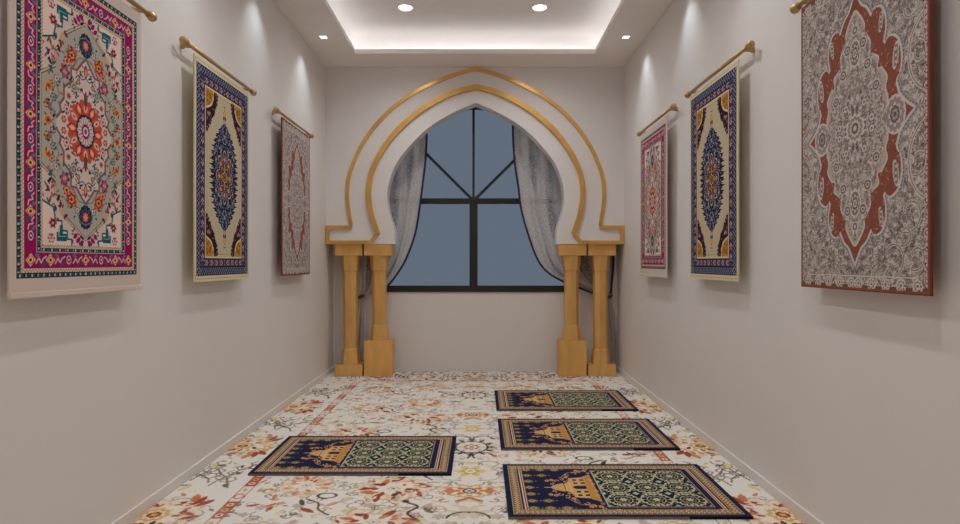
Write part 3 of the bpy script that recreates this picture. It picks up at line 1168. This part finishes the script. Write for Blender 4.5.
        for sg in (1,):
            L.leaf(.15, 4.83 + b, .06, .016, .1, brown)
            L.leaf(.19, 4.83 + b, .03, .012, .1, red)
            for yy in (3.48, 3.82):
                L.arc(.07, yy + b, .06, 0, PI * 1.2, .014, brown)
                L.ell(.14, yy + b, .016, .014, red)
                L.ring(.19, yy + b, .026, .026, .010, rose)
        # ochre fans and chevrons
        for y in (4.42, 2.95):
            L.flower(0, y + b, .14, 10, ochre, .7, 0, 1, .62)
            L.flower(0, y + b, .11, 10, c3(232, 214, 184), .7, 0, 1, .62)
            L.flower(0, y + b, .085, 8, orange, .6, 0, 1, .7)
            L.rosette(0, y + b, .05, 4, [c3(232, 220, 200), brown, white, red])
            L.line([(0, y + b - .085), (.06, y + b - .125)], .018, c3(176, 84, 50))
            L.line([(0, y + b - .105), (.06, y + b - .145)], .012, ochre)
            L.dia(.10, y + b, .03, .05, orange)
        for y in (4.05, 3.23):
            L.flower(0, y + b, .09, 6, c3(216, 196, 120), .45)
            L.rosette(0, y + b, .05, 6, [c3(190, 160, 80), c3(236, 226, 196), ochre])
            L.line(smooth_path([(.05, y + b - .14), (.14, y + b - .12), (.16, y + b - .02), (.12, y + b + .05), (.16, y + b + .12), (.10, y + b + .16), (.03, y + b + .13)]), .011, c3(168, 158, 146))
            L.curl(.20, y + b - .06, .05, 0, 1, .009, grey)
            L.curl(.20, y + b + .09, .04, 2, -1, .008, sand)
        for y in (2.72, 3.02, 4.25, 4.62):
            L.curl(.14, y + b, .05, 1, 1, .008, c3(190, 160, 140))
        L.flower(0, 2.70 + b, .08, 6, beige, .5)
        L.arc(.02, 2.62 + b, .08, .2, 2.6, .012, brown)
        L.flower(0, 5.42 + b, .09, 6, ochre, .5, 0, 1.6, .6)
        L.rosette(.33, 5.50 + b, .06, 6, [ochre, white, ochre], sy=.5)
    rows(field)

    # outer border: guard stripe, then blooms and twigs in turn along the wall
    g = 1.10
    yg = 5.66
    L.rect(g, hx, CY0, yb, white)
    L.rect(0, hx, yg, yb, white)
    for _ in range(520):
        if rnd.random() < .75:
            x, y = rnd.uniform(g + .07, hx), rnd.uniform(CY0, yb)
        else:
            x, y = rnd.uniform(0, hx), rnd.uniform(yg + .05, yb)
        L.leaf(x, y, rnd.uniform(.012, .035), rnd.uniform(.006, .013), rnd.random() * 3.1, rnd.choice([beige, sand, c3(222, 212, 176), grey, brown, c3(190, 120, 92), c3(110, 96, 82)]))
    for k in range(-14, 10):
        y = 2.67 + k * .5
        if y > yg - .1 or y < CY0:
            continue
        if k % 2 == 0:
            w = (k // 2) % 2
            bloom(1.40, y, .165, .17, 1 if w else 0)
            for sg in (-1, 1):
                for dx in (.0, .05, .10):
                    L.leaf(1.26 + dx * .7, y + sg * (.13 + dx * .6), .055, .020, sg * (2.2 - dx * 9), red if dx < .08 else orange)
            L.rosette(1.43, y, .085, 8, [c3(226, 200, 160), ochre, c3(232, 216, 190), red, ochre])
        else:
            branch(1.29, y, .9)
            branch(1.42, y + .03, .7)
            L.line([(1.20, y + .1), (1.235, y + .1), (1.235, y + .16), (1.19, y + .16)], .012, red)
            L.leaf(1.45, y + .14, .05, .018, 1.2, c3(214, 196, 130))
            L.leaf(1.45, y - .18, .05, .018, 1.9, c3(214, 196, 130))
    for k in range(6):
        x = .0 + k * .24
        if k % 2 == 0:
            bloom(x, yg + .26, .10, .13, 0 if k % 4 == 0 else 2)
        else:
            L.line([(x - .08, yg + .25), (x + .08, yg + .25)], .010, brown)
            for d in (-.06, -.02, .02, .06):
                L.line([(x + d, yg + .15), (x + d + .02, yg + .25), (x + d, yg + .36)], .009, brown)
    for _ in range(330):
        x, y = rnd.uniform(0, g), rnd.uniform(yg + .06, yb)
        L.leaf(x, y, rnd.uniform(.015, .04), rnd.uniform(.008, .015), rnd.random() * 3.1, rnd.choice([c3(120, 106, 94), c3(176, 110, 88), sand, grey, brown, beige]))
    # guard stripe of red boxes
    L.rect(g, g + .062, CY0, yg + .05, c3(226, 216, 204))
    L.rect(g, g + .006, CY0, yg, c3(150, 100, 84))
    L.rect(g + .056, g + .062, CY0, yg + .05, c3(150, 100, 84))
    k = 0
    y = CY0
    while y < yg:
        if k % 2 == 0:
            L.rect(g + .006, g + .056, y, min(y + .19, yg), c3(178, 84, 60))
            for q in range(3):
                L.ell(g + .031, y + .035 + q * .058, .017, .019, (c3(226, 206, 184), ochre)[q % 2])
                L.ell(g + .031, y + .035 + q * .058, .008, .009, c3(150, 50, 38))
        else:
            L.ring(g + .031, y + .06, .020, .03, .009, rose)
            L.leaf(g + .031, y + .14, .03, .011, 1.2, sand)
        y += .19
        k += 1
    x = 0
    k = 0
    L.rect(0, g, yg, yg + .05, c3(226, 216, 204))
    L.rect(0, g, yg, yg + .008, c3(170, 96, 76))
    L.rect(0, g, yg + .042, yg + .05, c3(170, 96, 76))
    while x < g:
        if k % 2 == 0:
            L.rect(x, min(x + .13, g), yg + .006, yg + .044, c3(186, 96, 72))
            L.ell(x + .065, yg + .025, .03, .012, c3(226, 206, 184))
        x += .13
        k += 1
    # worn, faded patches
    rg = np.random.default_rng(4)

    def drift(step):
        gy, gx = int(ny / step) + 3, int(nx / step) + 3
        g = rg.random((gy, gx))
        yy, xx = np.arange(ny) / step, np.arange(nx) / step
        j, i = yy.astype(int), xx.astype(int)
        fy_, fx_ = (yy - j)[:, None], (xx - i)[None, :]
        fy_, fx_ = fy_ * fy_ * (3 - 2 * fy_), fx_ * fx_ * (3 - 2 * fx_)
        g00, g01 = g[j][:, i], g[j][:, i + 1]
        g10, g11 = g[j + 1][:, i], g[j + 1][:, i + 1]
        return (g00 * (1 - fx_) + g01 * fx_) * (1 - fy_) + (g10 * (1 - fx_) + g11 * fx_) * fy_
    k = np.clip(.50 + .85 * (.5 * drift(26) + .3 * drift(9) + .2 * drift(3)), .45, 1.0)[:, :, None]
    q = white + (L.c - white) * k
    return np.concatenate([q[:, :0:-1], q], 1)


# ------------------------------------------------------------------ setting
bm = bmesh.new()
box(bm, XL - .15, XR + .15, YF - .15, YB + .15, -.12, -.0085)
struct(from_bm('floor', bm, M_FLOOR))
bm = bmesh.new()
box(bm, XL - .15, XL, YF - .15, YB + .15, -.0085, 3.40)
struct(from_bm('wall_left', bm, M_WALL))
bm = bmesh.new()
box(bm, XR, XR + .15, YF - .15, YB + .15, -.0085, 3.40)
struct(from_bm('wall_right', bm, M_WALL))
bm = bmesh.new()
box(bm, XL, XR, YF - .15, YF, -.0085, 3.40)
struct(from_bm('wall_front', bm, M_WALL))

# far wall with the arched window hole
XW, HWIN, ZS, ZSP = -0.068, 1.02, 0.834, 1.793
bm = bmesh.new()
NA = 40
for sg in (-1, 1):
    xo = XL if sg < 0 else XR
    arcp = [(XW + sg * HWIN * math.cos(PI / 2 * k / NA), ZSP + HWIN * math.sin(PI / 2 * k / NA)) for k in range(NA + 1)]
    pts = [(xo, -.0085), (XW, -.0085), (XW, ZS), (XW + sg * HWIN, ZS)] + arcp + [(XW, 3.40), (xo, 3.40)]
    prism(bm, pts, YB, YB + .15)
bmesh.ops.remove_doubles(bm, verts=bm.verts[:], dist=1e-5)
struct(from_bm('wall_back', bm, M_WALL))

# ceiling with a recessed tray
TX0, TX1, TY0, TY1 = XL + .378, XR - .365, YF + .40, 5.51
LIP, ZT, PK = 0.042, ZC + 0.205, 0.10
bm = bmesh.new()
for x0, x1, y0, y1 in ((XL, TX0, YF, YB), (TX1, XR, YF, YB), (TX0, TX1, YF, TY0), (TX0, TX1, TY1, YB)):
    box(bm, x0, x1, y0, y1, ZC, ZC + LIP)
for x0, x1, y0, y1 in ((XL, TX0 - PK, YF, YB), (TX1 + PK, XR, YF, YB), (TX0 - PK, TX1 + PK, YF, TY0 - PK), (TX0 - PK, TX1 + PK, TY1 + PK, YB)):
    box(bm, x0, x1, y0, y1, ZC + LIP, ZT)
box(bm, XL, XR, YF, YB, ZT, 3.40)
rings = []
for k in range(13):                       # curved cove between the tray's upstand and its ceiling
    a = PI / 2 * k / 12
    o_, z_ = PK - .001 - .14 * (1 - math.cos(a)), ZT - .14 + .139 * math.sin(a)
    rings.append([bm.verts.new(p) for p in ((TX0 - o_, TY0 - o_, z_), (TX1 + o_, TY0 - o_, z_), (TX1 + o_, TY1 + o_, z_), (TX0 - o_, TY1 + o_, z_))])
for a, b in zip(rings, rings[1:]):
    for k in range(4):
        f = bm.faces.new((a[k], a[(k + 1) % 4], b[(k + 1) % 4], b[k]))
        f.smooth = True
struct(from_bm('ceiling', bm, M_CEIL))

# skirting
for nm, x0, x1 in (('baseboard_left', XL, XL + .010), ('baseboard_right', XR - .010, XR)):
    bm = bmesh.new()
    box(bm, x0, x1, YF, YB, -.0085, .049)
    box(bm, x0, x1, YF, YB, .049, .052, mi=1)
    struct(from_bm(nm, bm, [M_BASE, M_BASETOP]))

# ------------------------------------------------------------------ window
win = empty('window_1', (XW, YB, ZS))
struct(win)
fy0, fy1 = -.012, .055


def wbar(bm, P, w, y0=fy0, y1=fy1):
    ribbon(bm, P, w, y0, y1)


zs = ZSP - ZS
RI = HWIN - .0225
bm = bmesh.new()
wbar(bm, [(-RI, .0325)] + [(-RI * math.cos(PI * k / 60), zs + RI * math.sin(PI * k / 60)) for k in range(61)] + [(RI, .0325)], .045)
wbar(bm, [(-HWIN, .0325), (HWIN, .0325)], .065)
from_bm('window_frame', bm, M_FRAME, win)
bm = bmesh.new()
wbar(bm, [(-HWIN + .045, zs), (HWIN - .045, zs)], .056, fy0 + .004, fy1 - .004)
from_bm('transom', bm, M_FRAME, win)
bm = bmesh.new()
wbar(bm, [(0, .065), (0, zs - .028)], .085, fy0 + .002, fy1 - .004)
from_bm('mullion', bm, M_FRAME, win)
bm = bmesh.new()
wbar(bm, [(0, zs + .028), (0, zs + RI - .02)], .024, fy0 + .008, fy1 - .008)
from_bm('glazing_bar', bm, M_FRAME, win)
for sg in (-1, 1):
    bm = bmesh.new()
    k = (RI - .015) / math.sqrt(2)
    wbar(bm, [(sg * .022, zs + .026), (sg * k, zs + k)], .027, fy0 + .008, fy1 - .008)
    from_bm('glazing_bar', bm, M_FRAME, win)
bm = bmesh.new()
for a, b in ((-HWIN + .03, -.03), (.03, HWIN - .03)):
    prism(bm, [(a, .05), (b, .05), (b, zs - .02), (a, zs - .02)], .020, .026)
from_bm('lower_pane', bm, M_GLASS, win)
bm = bmesh.new()
prism(bm, [((RI - .005) * math.cos(PI * k / 40), zs + .01 + (RI - .005) * math.sin(PI * k / 40)) for k in range(41)], .020, .026)
from_bm('fanlight_pane', bm, M_GLASS, win)

# ------------------------------------------------------------------ horseshoe arch
def pp(px, py):               # photo pixel -> arch plane, about the arch's own axis
    return ((475.7 - px) / 99.66, H + (262 - py) / 99.66)


AX = XC + 0.009               # arch axis


def soften(P, n=12):
    for _ in range(n):
        P = [P[0]] + [tuple((P[i - 1][c] + 2 * P[i][c] + P[i + 1][c]) / 4 for c in (0, 1)) for i in range(1, len(P) - 1)] + [P[-1]]
    return P


def sym(left):
    """mirror a left half given bottom -> apex"""
    L = [(AX - d, z) for d, z in left]
    return L + [(2 * AX - x, z) for x, z in L[-2::-1]]


opening = smooth_path([pp(*p) for p in ((393.6, 226), (389.5, 215), (387, 201.4), (387.4, 189), (394.0, 166.5), (407.2, 148.5), (423.6, 131.5), (440, 119.5), (462.0, 108.2), (475.7, 102.8))])
opening = [pp(394.8, 244)] + [pp(394.6, 231)] + opening
outer = smooth_path([pp(*p) for p in ((351.2, 225), (348.8, 210.5), (347.2, 197), (348.0, 183), (350.6, 171), (358.7, 151), (371.7, 130), (391, 109), (414, 92.5), (440, 80), (462, 72.3), (475.7, 69.4))])
inner = smooth_path([pp(*p) for p in ((378, 233.6), (373.0, 219.7), (370.2, 208), (368.8, 195), (369.6, 182), (373.3, 167.5), (384.7, 146), (404, 123.5), (430, 104), (453, 93.2), (466, 89.6), (475.7, 87.4))])

outer, inner = soften(outer), soften(inner)
opening = opening[:2] + soften(opening[2:])
arch = empty('horseshoe_arch', (0, 0, 0))
tag(arch, 'white horseshoe arch panel outlined by two gold bands across the far end', 'arch')
bm = bmesh.new()
op = sym(opening)
prism(bm, op + [(XR, ZP), (XR, ZC), (XL, ZC), (XL, ZP)], YP0, YP1)
from_bm('panel', bm, M_PANEL, arch)
for o_, w_, d_, nm in ((outer, .036, .016, 'outer_gold_band'), (inner, .050, .030, 'inner_gold_band')):
    bm = bmesh.new()
    ribbon(bm, sym(o_), w_, YP0 - d_, YP0 + .004)
    if nm == 'outer_gold_band':
        for sg in (-1, 1):
            xw_ = XL if sg < 0 else XR
            zt = pp(0, 227.4)[1]
            xi = AX + sg * pp(352.0, 0)[0]
            P = [(xi, zt), (xw_ - sg * .024, zt), (xw_ - sg * .024, ZP + .017)]
            ribbon(bm, P + [(AX + sg * pp(370.8, 0)[0], ZP + .017), (AX + sg * pp(377.6, 0)[0], pp(0, 234)[1])], .036, YP0 - d_ - .006, YP0 + .004)
    from_bm(nm, bm, M_GOLDBAND, arch)
# paler raised field between the two bands is the panel itself

# ------------------------------------------------------------------ columns
CYC = 5.99


def column(px0, px1, tall, label, right):
    x = ((px0 + px1) / 2 - 480) / 99.4
    hw = (px1 - px0) / 2 / 99.4
    root = empty('column', (x, CYC, 0))
    tag(root, label, 'column', None)
    zb = .357 if tall else .118
    bm = bmesh.new()
    box(bm, -hw, hw, -.094, .094, 0, zb, bev=.003)
    from_bm('plinth', bm, M_GOLD, root)
    prof = [(.096, zb), (.094, zb + .06), (.084, zb + .125), (.082, zb + .145), (.075, zb + .152), (.073, zb + .165)]
    prof += [(.0725, zb + .3), (.073, .75), (.0745, 1.0), (.076, 1.058), (.084, 1.066), (.087, 1.10), (.095, 1.18), (.098, 1.215)]
    bm = bmesh.new()
    lathe(bm, prof, 8, phase=PI / 8 * (0.72 if right else 0.28) * 2)
    from_bm('shaft', bm, M_GOLD, root)
    bm = bmesh.new()
    box(bm, -hw, hw, -.094, .094, 1.215, ZP - .0005, bev=.003)
    from_bm('capital', bm, M_GOLD, root)
    return root


column(335.2, 362.4, False, 'gold column on a low plinth, left of the window, beside the left wall', False)
column(364.2, 392.0, True, 'gold column on a tall block plinth, at the left side of the window', False)
column(558.8, 586.4, True, 'gold column on a tall block plinth, at the right side of the window', True)
column(588.2, 615.8, False, 'gold column on a low plinth, right of the window, beside the right wall', True)

# ------------------------------------------------------------------ curtains
YCU = 6.128
KC = F / YCU


def cp(px, py):
    return ((px - 480) / KC, H + (262 - py) / KC)


def interp(P, z):
    """x at height z along a polyline sorted from top to bottom"""
    for (xa, za), (xb, zb) in zip(P, P[1:]):
        if za >= z >= zb:
            return xa + (xb - xa) * ((za - z) / (za - zb) if za != zb else 0)
    return P[0][0] if z > P[0][1] else P[-1][0]


def curtain(label, inner_px, outer_px, knot_px, flip, outer_trim):
    ip = [cp(*p) for p in inner_px]
    op_ = [cp(*p) for p in outer_px]
    ip = [(ip[0][0], ZC - .004)] + ip
    op_ = [(op_[0][0], ZC - .004)] + op_
    kx, kz = cp(*knot_px)
    ip, op_ = smooth_path(ip, 5), smooth_path(op_, 5)
    nu, nv = 90, 150
    me = bpy.data.meshes.new('cloth')
    z0, z1 = ZC - .004, .012
    V, UV = [], []
    # arc-length-ish rows: the inner edge sweeps sideways above the knot, so rows tilt towards the knot
    zr = []
    for j in range(nv + 1):
        t = j / nv
        zr.append(z0 + (z1 - z0) * t)
    for j in range(nv + 1):
        t = j / nv
        z = zr[j]
        xo, xi = interp(op_, z), interp(ip, z)
        pin = math.exp(-((z - kz) / .18) ** 2)
        for i in range(nu + 1):
            u = i / nu
            x = xo + (xi - xo) * u
            width = abs(xi - xo)
            amp = (.022 * (1 - pin) + .014 * pin) * min(1, .35 + width * 2)
            y = amp * (math.sin(u * 2 * PI * 5.5 + .6 * math.sin(t * 5)) * .75 + .25 * math.sin(u * 2 * PI * 11 + 1.3))
            V.append((x, YCU - .004 + y, z))
            UV.append((u, t * 3.1))
    Fs = []
    for j in range(nv):
        for i in range(nu):
            a = j * (nu + 1) + i
            Fs.append((a, a + 1, a + nu + 2, a + nu + 1))
    me.from_pydata(V, [], Fs)
    uv = me.uv_layers.new(name='cloth')
    for lp in me.loops:
        uv.data[lp.index].uv = UV[lp.vertex_index]
    for p in me.polygons:
        p.use_smooth = True
    root = empty('curtain', (kx, YCU, 0))
    tag(root, label, 'curtain', None)
    inv = Matrix.Translation((-kx, -YCU, 0))
    me.transform(inv)
    link('cloth', me, M_SHEER, root)
    # navy braid
    def braid(idx, zlo, zhi):
        bm = bmesh.new()
        P = [V[j * (nu + 1) + idx] for j in range(nv + 1) if zlo <= zr[j] <= zhi]
        prev = None
        for k, (x, y, z) in enumerate(P):
            q0, q1 = P[max(0, k - 1)], P[min(len(P) - 1, k + 1)]
            tx, tz = q1[0] - q0[0], q1[2] - q0[2]
            l = math.hypot(tx, tz) or 1
            nx_, nz_ = -tz / l * .010, tx / l * .010
            ring = [bm.verts.new((x + s * nx_ - kx, y + d - YCU, z + s * nz_)) for s, d in ((-1, -.006), (1, -.006), (1, .005), (-1, .005))]
            if prev:
                for a in range(4):
                    b = (a + 1) % 4
                    bm.faces.new((prev[a], prev[b], ring[b], ring[a]))
            else:
                bm.faces.new(ring)
            prev = ring
        bm.faces.new(prev[::-1])
        from_bm('braid', bm, M_NAVY, root)
    braid(nu, kz + .02, z0)
    if outer_trim:
        braid(0, kz + .02, z0)
    # tieback
    bm = bmesh.new()
    hw = max(abs(interp(ip, kz) - kx), abs(interp(op_, kz) - kx), .02) + .012
    n, m = 24, 8
    vs = []
    for i in range(n):
        a = 2 * PI * i / n
        c = Vector((hw * math.cos(a), .028 * math.sin(a), 0.012 * math.cos(a)))
        d = Vector((math.cos(a), math.sin(a), 0))
        vs.append([bm.verts.new(c + d * .006 * math.cos(2 * PI * k / m) + Vector((0, 0, .016 * math.sin(2 * PI * k / m) + kz))) for k in range(m)])
    for i in range(n):
        for k in range(m):
            bm.faces.new((vs[i][k], vs[(i + 1) % n][k], vs[(i + 1) % n][(k + 1) % m], vs[i][(k + 1) % m]))
    from_bm('tieback', bm, M_TIE, root, smooth=True)
    return root


curtain('sheer grey curtain with a navy edge, tied back at the left of the window',
        [(428, 112), (427, 130), (425.8, 158.7), (422.3, 188), (420.7, 200.6), (415.5, 232.6), (406, 259), (397, 274), (387, 286.5), (374, 293.5), (363, 297), (364, 304), (366, 314), (366.5, 334), (365, 352), (363, 372)],
        [(343, 112), (343, 150), (343, 190), (344, 225), (347, 255), (350, 275), (354, 290), (356, 297), (354, 304), (350, 316), (346, 336), (343, 354), (341, 372)],
        (359.5, 297), 1, False)
curtain('sheer grey curtain with a navy edge, tied back at the right of the window',
        [(512.4, 110), (512.7, 122), (513.2, 142.7), (515, 165.5), (518.5, 188.4), (520.8, 207.5), (527.6, 232.7), (536.8, 257.8), (547, 271.7), (563, 281.5), (577, 287), (592, 292.5), (605, 296), (606, 301), (607.5, 318), (609, 340), (611, 372)],
        [(613.5, 110), (613.5, 150), (613.5, 200), (613.5, 230), (613.5, 256), (613, 270), (611.5, 284), (610.8, 296), (612, 302), (615.5, 318), (617, 340), (617.6, 372)],
        (608.5, 297), -1, True)

# ------------------------------------------------------------------ carpet and prayer rugs
me = knots_mesh('carpet', carpet_design(), CW, CD, .008)
carpet = link('carpet', me, M_CARPET, loc=(XC, CY0 + CD / 2, -.008))
tag(carpet, 'white wall to wall carpet with red, ochre and brown floral medallions', 'carpet')

TOP = .0005
pm = knots_mesh('prayer_rug', prayer_design(), PW, PD, .012, edge=lambda u: rgb(118, 108, 108)[:3] if u < .24 else (.010, .009, .012))
for i, (x0, y0, lab) in enumerate((
        (.127, 2.621, 'navy prayer rug with gold mosque, nearest of the three on the right'),
        (.128, 3.578, 'navy prayer rug with gold mosque, middle one of the three on the right'),
        (.128, 4.522, 'navy prayer rug with gold mosque, farthest of the three, nearest the window'),
        (-1.248, 3.155, 'navy prayer rug with gold mosque, lying alone on the left side of the carpet'))):
    o = link('prayer_rug', pm, M_PRAYER if i == 0 else None, loc=(x0 + PW / 2, y0 + PD / 2, TOP))
    tag(o, lab, 'prayer rug', 'navy prayer rugs on the carpet')

# ------------------------------------------------------------------ wall hangings
def rod_along_x(bm, prof, x, sg):
    M = Matrix.Translation((x, 0, 0)) @ Matrix.Rotation(PI / 2 * sg, 4, 'Y')
    lathe(bm, prof, 16, M)


ROD_Z = 2.270
OUT = .052                       # cloth stands this far off the wall


def hanging(textile_me, label, hem, group):
    root = empty('wall_rug', (0, 0, 0))
    tag(root, label, 'wall rug', group)
    t = link('textile', textile_me, None, root, loc=(0, -.008, -(ROD_Z - 1.64)))
    bm = bmesh.new()
    rod_along_x(bm, [(.0105, -.425), (.0105, .425)], .015, 1)
    r = from_bm('hanging_rod', bm, M_BRASS, root, smooth=False)
    for p in r.data.polygons:
        p.use_smooth = len(p.vertices) == 4
    prof = [(.012, 0), (.017, .003), (.017, .009), (.014, .012), (.019, .018), (.022, .025), (.022, .035), (.019, .042), (.009, .046)]
    for sg in (-1, 1):
        bm = bmesh.new()
        rod_along_x(bm, prof, .015 + sg * .425, sg)
        f = from_bm('finial', bm, M_BRASS, r, smooth=True)
    for sg in (-1, 1):
        bm = bmesh.new()
        box(bm, .015 + sg * .385 - .008, .015 + sg * .385 + .008, -.002, OUT - .010, -.010, .006, bev=.002)
        box(bm, .015 + sg * .385 - .012, .015 + sg * .385 + .012, OUT - .014, OUT - .0005, -.014, .010, bev=.002)
        from_bm('bracket', bm, M_BRASS, root)
    if hem:
        bm = bmesh.new()
        box(bm, -RW / 2 - .001, RW / 2 + .001, -.020, -.004, -.020, .0, bev=.004)
        h = from_bm('bottom_hem', bm, M_HEM, root, loc=(0, 0, -(ROD_Z - 1.045) + .006))
    return root


def copy_tree(o, parent=None):
    c = o.copy()
    COL.objects.link(c)
    if parent:
        c.parent = parent
    for ch in list(o.children):
        copy_tree(ch, c)
    return c


def place(root, side, y):
    if side == 'L':
        root.location = (XL + OUT, y, ROD_Z)
        root.rotation_euler = (0, 0, PI / 2)
    else:
        root.location = (XR - OUT, y, ROD_Z)
        root.rotation_euler = (0, 0, -PI / 2)


def relabel(root, label):
    root['label'] = label
    return root


mm = knots_mesh('magenta_textile', magenta_design(), RW, RH, .005, wave=.0012, edge=rgb(206, 190, 178)[:3], upright=True)
mb = knots_mesh('blue_textile', blue_design(), RW, RH, .006, wave=.0010, edge=rgb(206, 192, 156)[:3], upright=True)
mg = knots_mesh('grey_textile', grey_design(), RW, RH, .009, wave=.0010, edge=rgb(118, 62, 50)[:3], upright=True)
for m_ in (mm, mb, mg):
    m_.materials.append(M_CLOTH)
a = hanging(mm, 'magenta bordered wall rug with cream hem, nearest on the left wall', True, None)
b = copy_tree(a)
place(a, 'L', 2.21)
place(relabel(b, 'magenta bordered wall rug with cream hem, farthest on the right wall'), 'R', 4.698)
a = hanging(mb, 'blue wall rug with navy medallion, in the middle of the left wall', False, None)
b = copy_tree(a)
place(a, 'L', 3.41)
place(relabel(b, 'blue wall rug with navy medallion, in the middle of the right wall'), 'R', 3.495)
a = hanging(mg, 'grey wall rug with rust red medallion, farthest on the left wall', False, None)
b = copy_tree(a)
place(a, 'L', 4.753)
place(relabel(b, 'grey wall rug with rust red medallion, nearest on the right wall'), 'R', 2.154)

# ------------------------------------------------------------------ lamps
P_DOWN, P_SPOT = 58.0, 9.5


def lamp_light(name, kind, energy, parent, loc, **kw):
    l = bpy.data.lights.new(name, kind)
    l.energy = energy
    for k, v in kw.items():
        setattr(l, k, v)
    o = bpy.data.objects.new(name, l)
    COL.objects.link(o)
    o.parent = parent
    o.location = loc
    return o


def downlight(x, y, label):
    root = empty('ceiling_downlight', (x, y, ZT))
    tag(root, label, 'ceiling lamp', 'round downlights in the ceiling tray')
    bm = bmesh.new()
    lathe(bm, [(.068, -.004), (.068, -.0005)], 32)
    from_bm('ring', bm, M_RING, root)
    bm = bmesh.new()
    lathe(bm, [(.055, -.007), (.058, -.0042)], 32)
    from_bm('lens', bm, M_LENS, root)
    lamp_light('beam', 'SPOT', P_DOWN, root, (0, 0, -.012), spot_size=math.radians(150), spot_blend=1.0, shadow_soft_size=.05, color=(.985, .99, 1))


def spotlamp(x, y, label):
    root = empty('recessed_spotlight', (x, y, ZC))
    tag(root, label, 'ceiling spotlight', 'small recessed spotlights along the walls')
    bm = bmesh.new()
    box(bm, -.033, .033, -.033, .033, -.003, -.0005, bev=.001)
    from_bm('ring', bm, M_RING, root)
    bm = bmesh.new()
    box(bm, -.026, .026, -.026, .026, -.005, -.0032, bev=.0005)
    from_bm('lens', bm, M_LENS, root)
    b = lamp_light('beam', 'SPOT', P_SPOT, root, (0, 0, -.014), spot_size=math.radians(84), spot_blend=1.0, shadow_soft_size=.04, color=(.80, .91, 1))
    b.rotation_euler = (0, math.radians(14) * (1 if x < XC else -1), 0)


names = {(4.98, 0): 'round ceiling downlight in the tray, left one of the pair', (4.98, 1): 'round ceiling downlight in the tray, right one of the pair'}
for y in (4.98, 3.05, 1.12):
    for k, x in enumerate((-.632, .505)):
        lab = names.get((y, k), 'round ceiling downlight in the tray, above the %s' % ('near end of the carpet' if y < 2 else 'middle of the carpet'))
        downlight(x, y, lab)
for y in (5.10, 4.04, 2.98, 1.92, .86):
    for k, x in enumerate((XL + .190, XR - .177)):
        wl = ('left', 'right')[k]
        lab = {5.10: 'tiny recessed spotlight by the %s wall, nearest the arch' % wl}.get(y, 'tiny recessed spotlight along the %s wall' % wl)
        spotlamp(x, y, lab)

# light strip hidden in the tray's ledge
bm = bmesh.new()
zc0, zc1 = ZC + LIP + .001, ZC + LIP + .012
q0, q1 = .045, .060
for x0, x1, y0, y1 in ((TX0 - q1, TX0 - q0, TY0 - q1, TY1 + q1), (TX1 + q0, TX1 + q1, TY0 - q1, TY1 + q1), (TX0 - q0, TX1 + q0, TY0 - q1, TY0 - q0), (TX0 - q0, TX1 + q0, TY1 + q0, TY1 + q1)):
    box(bm, x0, x1, y0, y1, zc0, zc1)
cove = from_bm('cove_light', bm, M_STRIP)
tag(cove, 'white light strip glowing around the ledge of the ceiling tray', 'cove light')

# ------------------------------------------------------------------ sky, camera, view
w = bpy.data.worlds.new('dusk_sky')
S.world = w
w.use_nodes = True
bg = w.node_tree.nodes['Background']
bg.inputs['Color'].default_value = (0.122, 0.153, 0.192, 1)
bg.inputs['Strength'].default_value = 1.05

cam = bpy.data.cameras.new('camera')
cam.sensor_width = 36
cam.lens = F / 960 * 36
cam.clip_start = .05
co = bpy.data.objects.new('camera', cam)
COL.objects.link(co)
co.location = (0, 0, H)
co.rotation_euler = (PI / 2, 0, 0)
S.camera = co

S.view_settings.view_transform = 'Standard'
S.view_settings.look = 'None'
S.view_settings.gamma = 1
S.view_settings.exposure = 0
S.view_settings.use_curve_mapping = False
S.cycles.max_bounces = 14
S.cycles.diffuse_bounces = 12
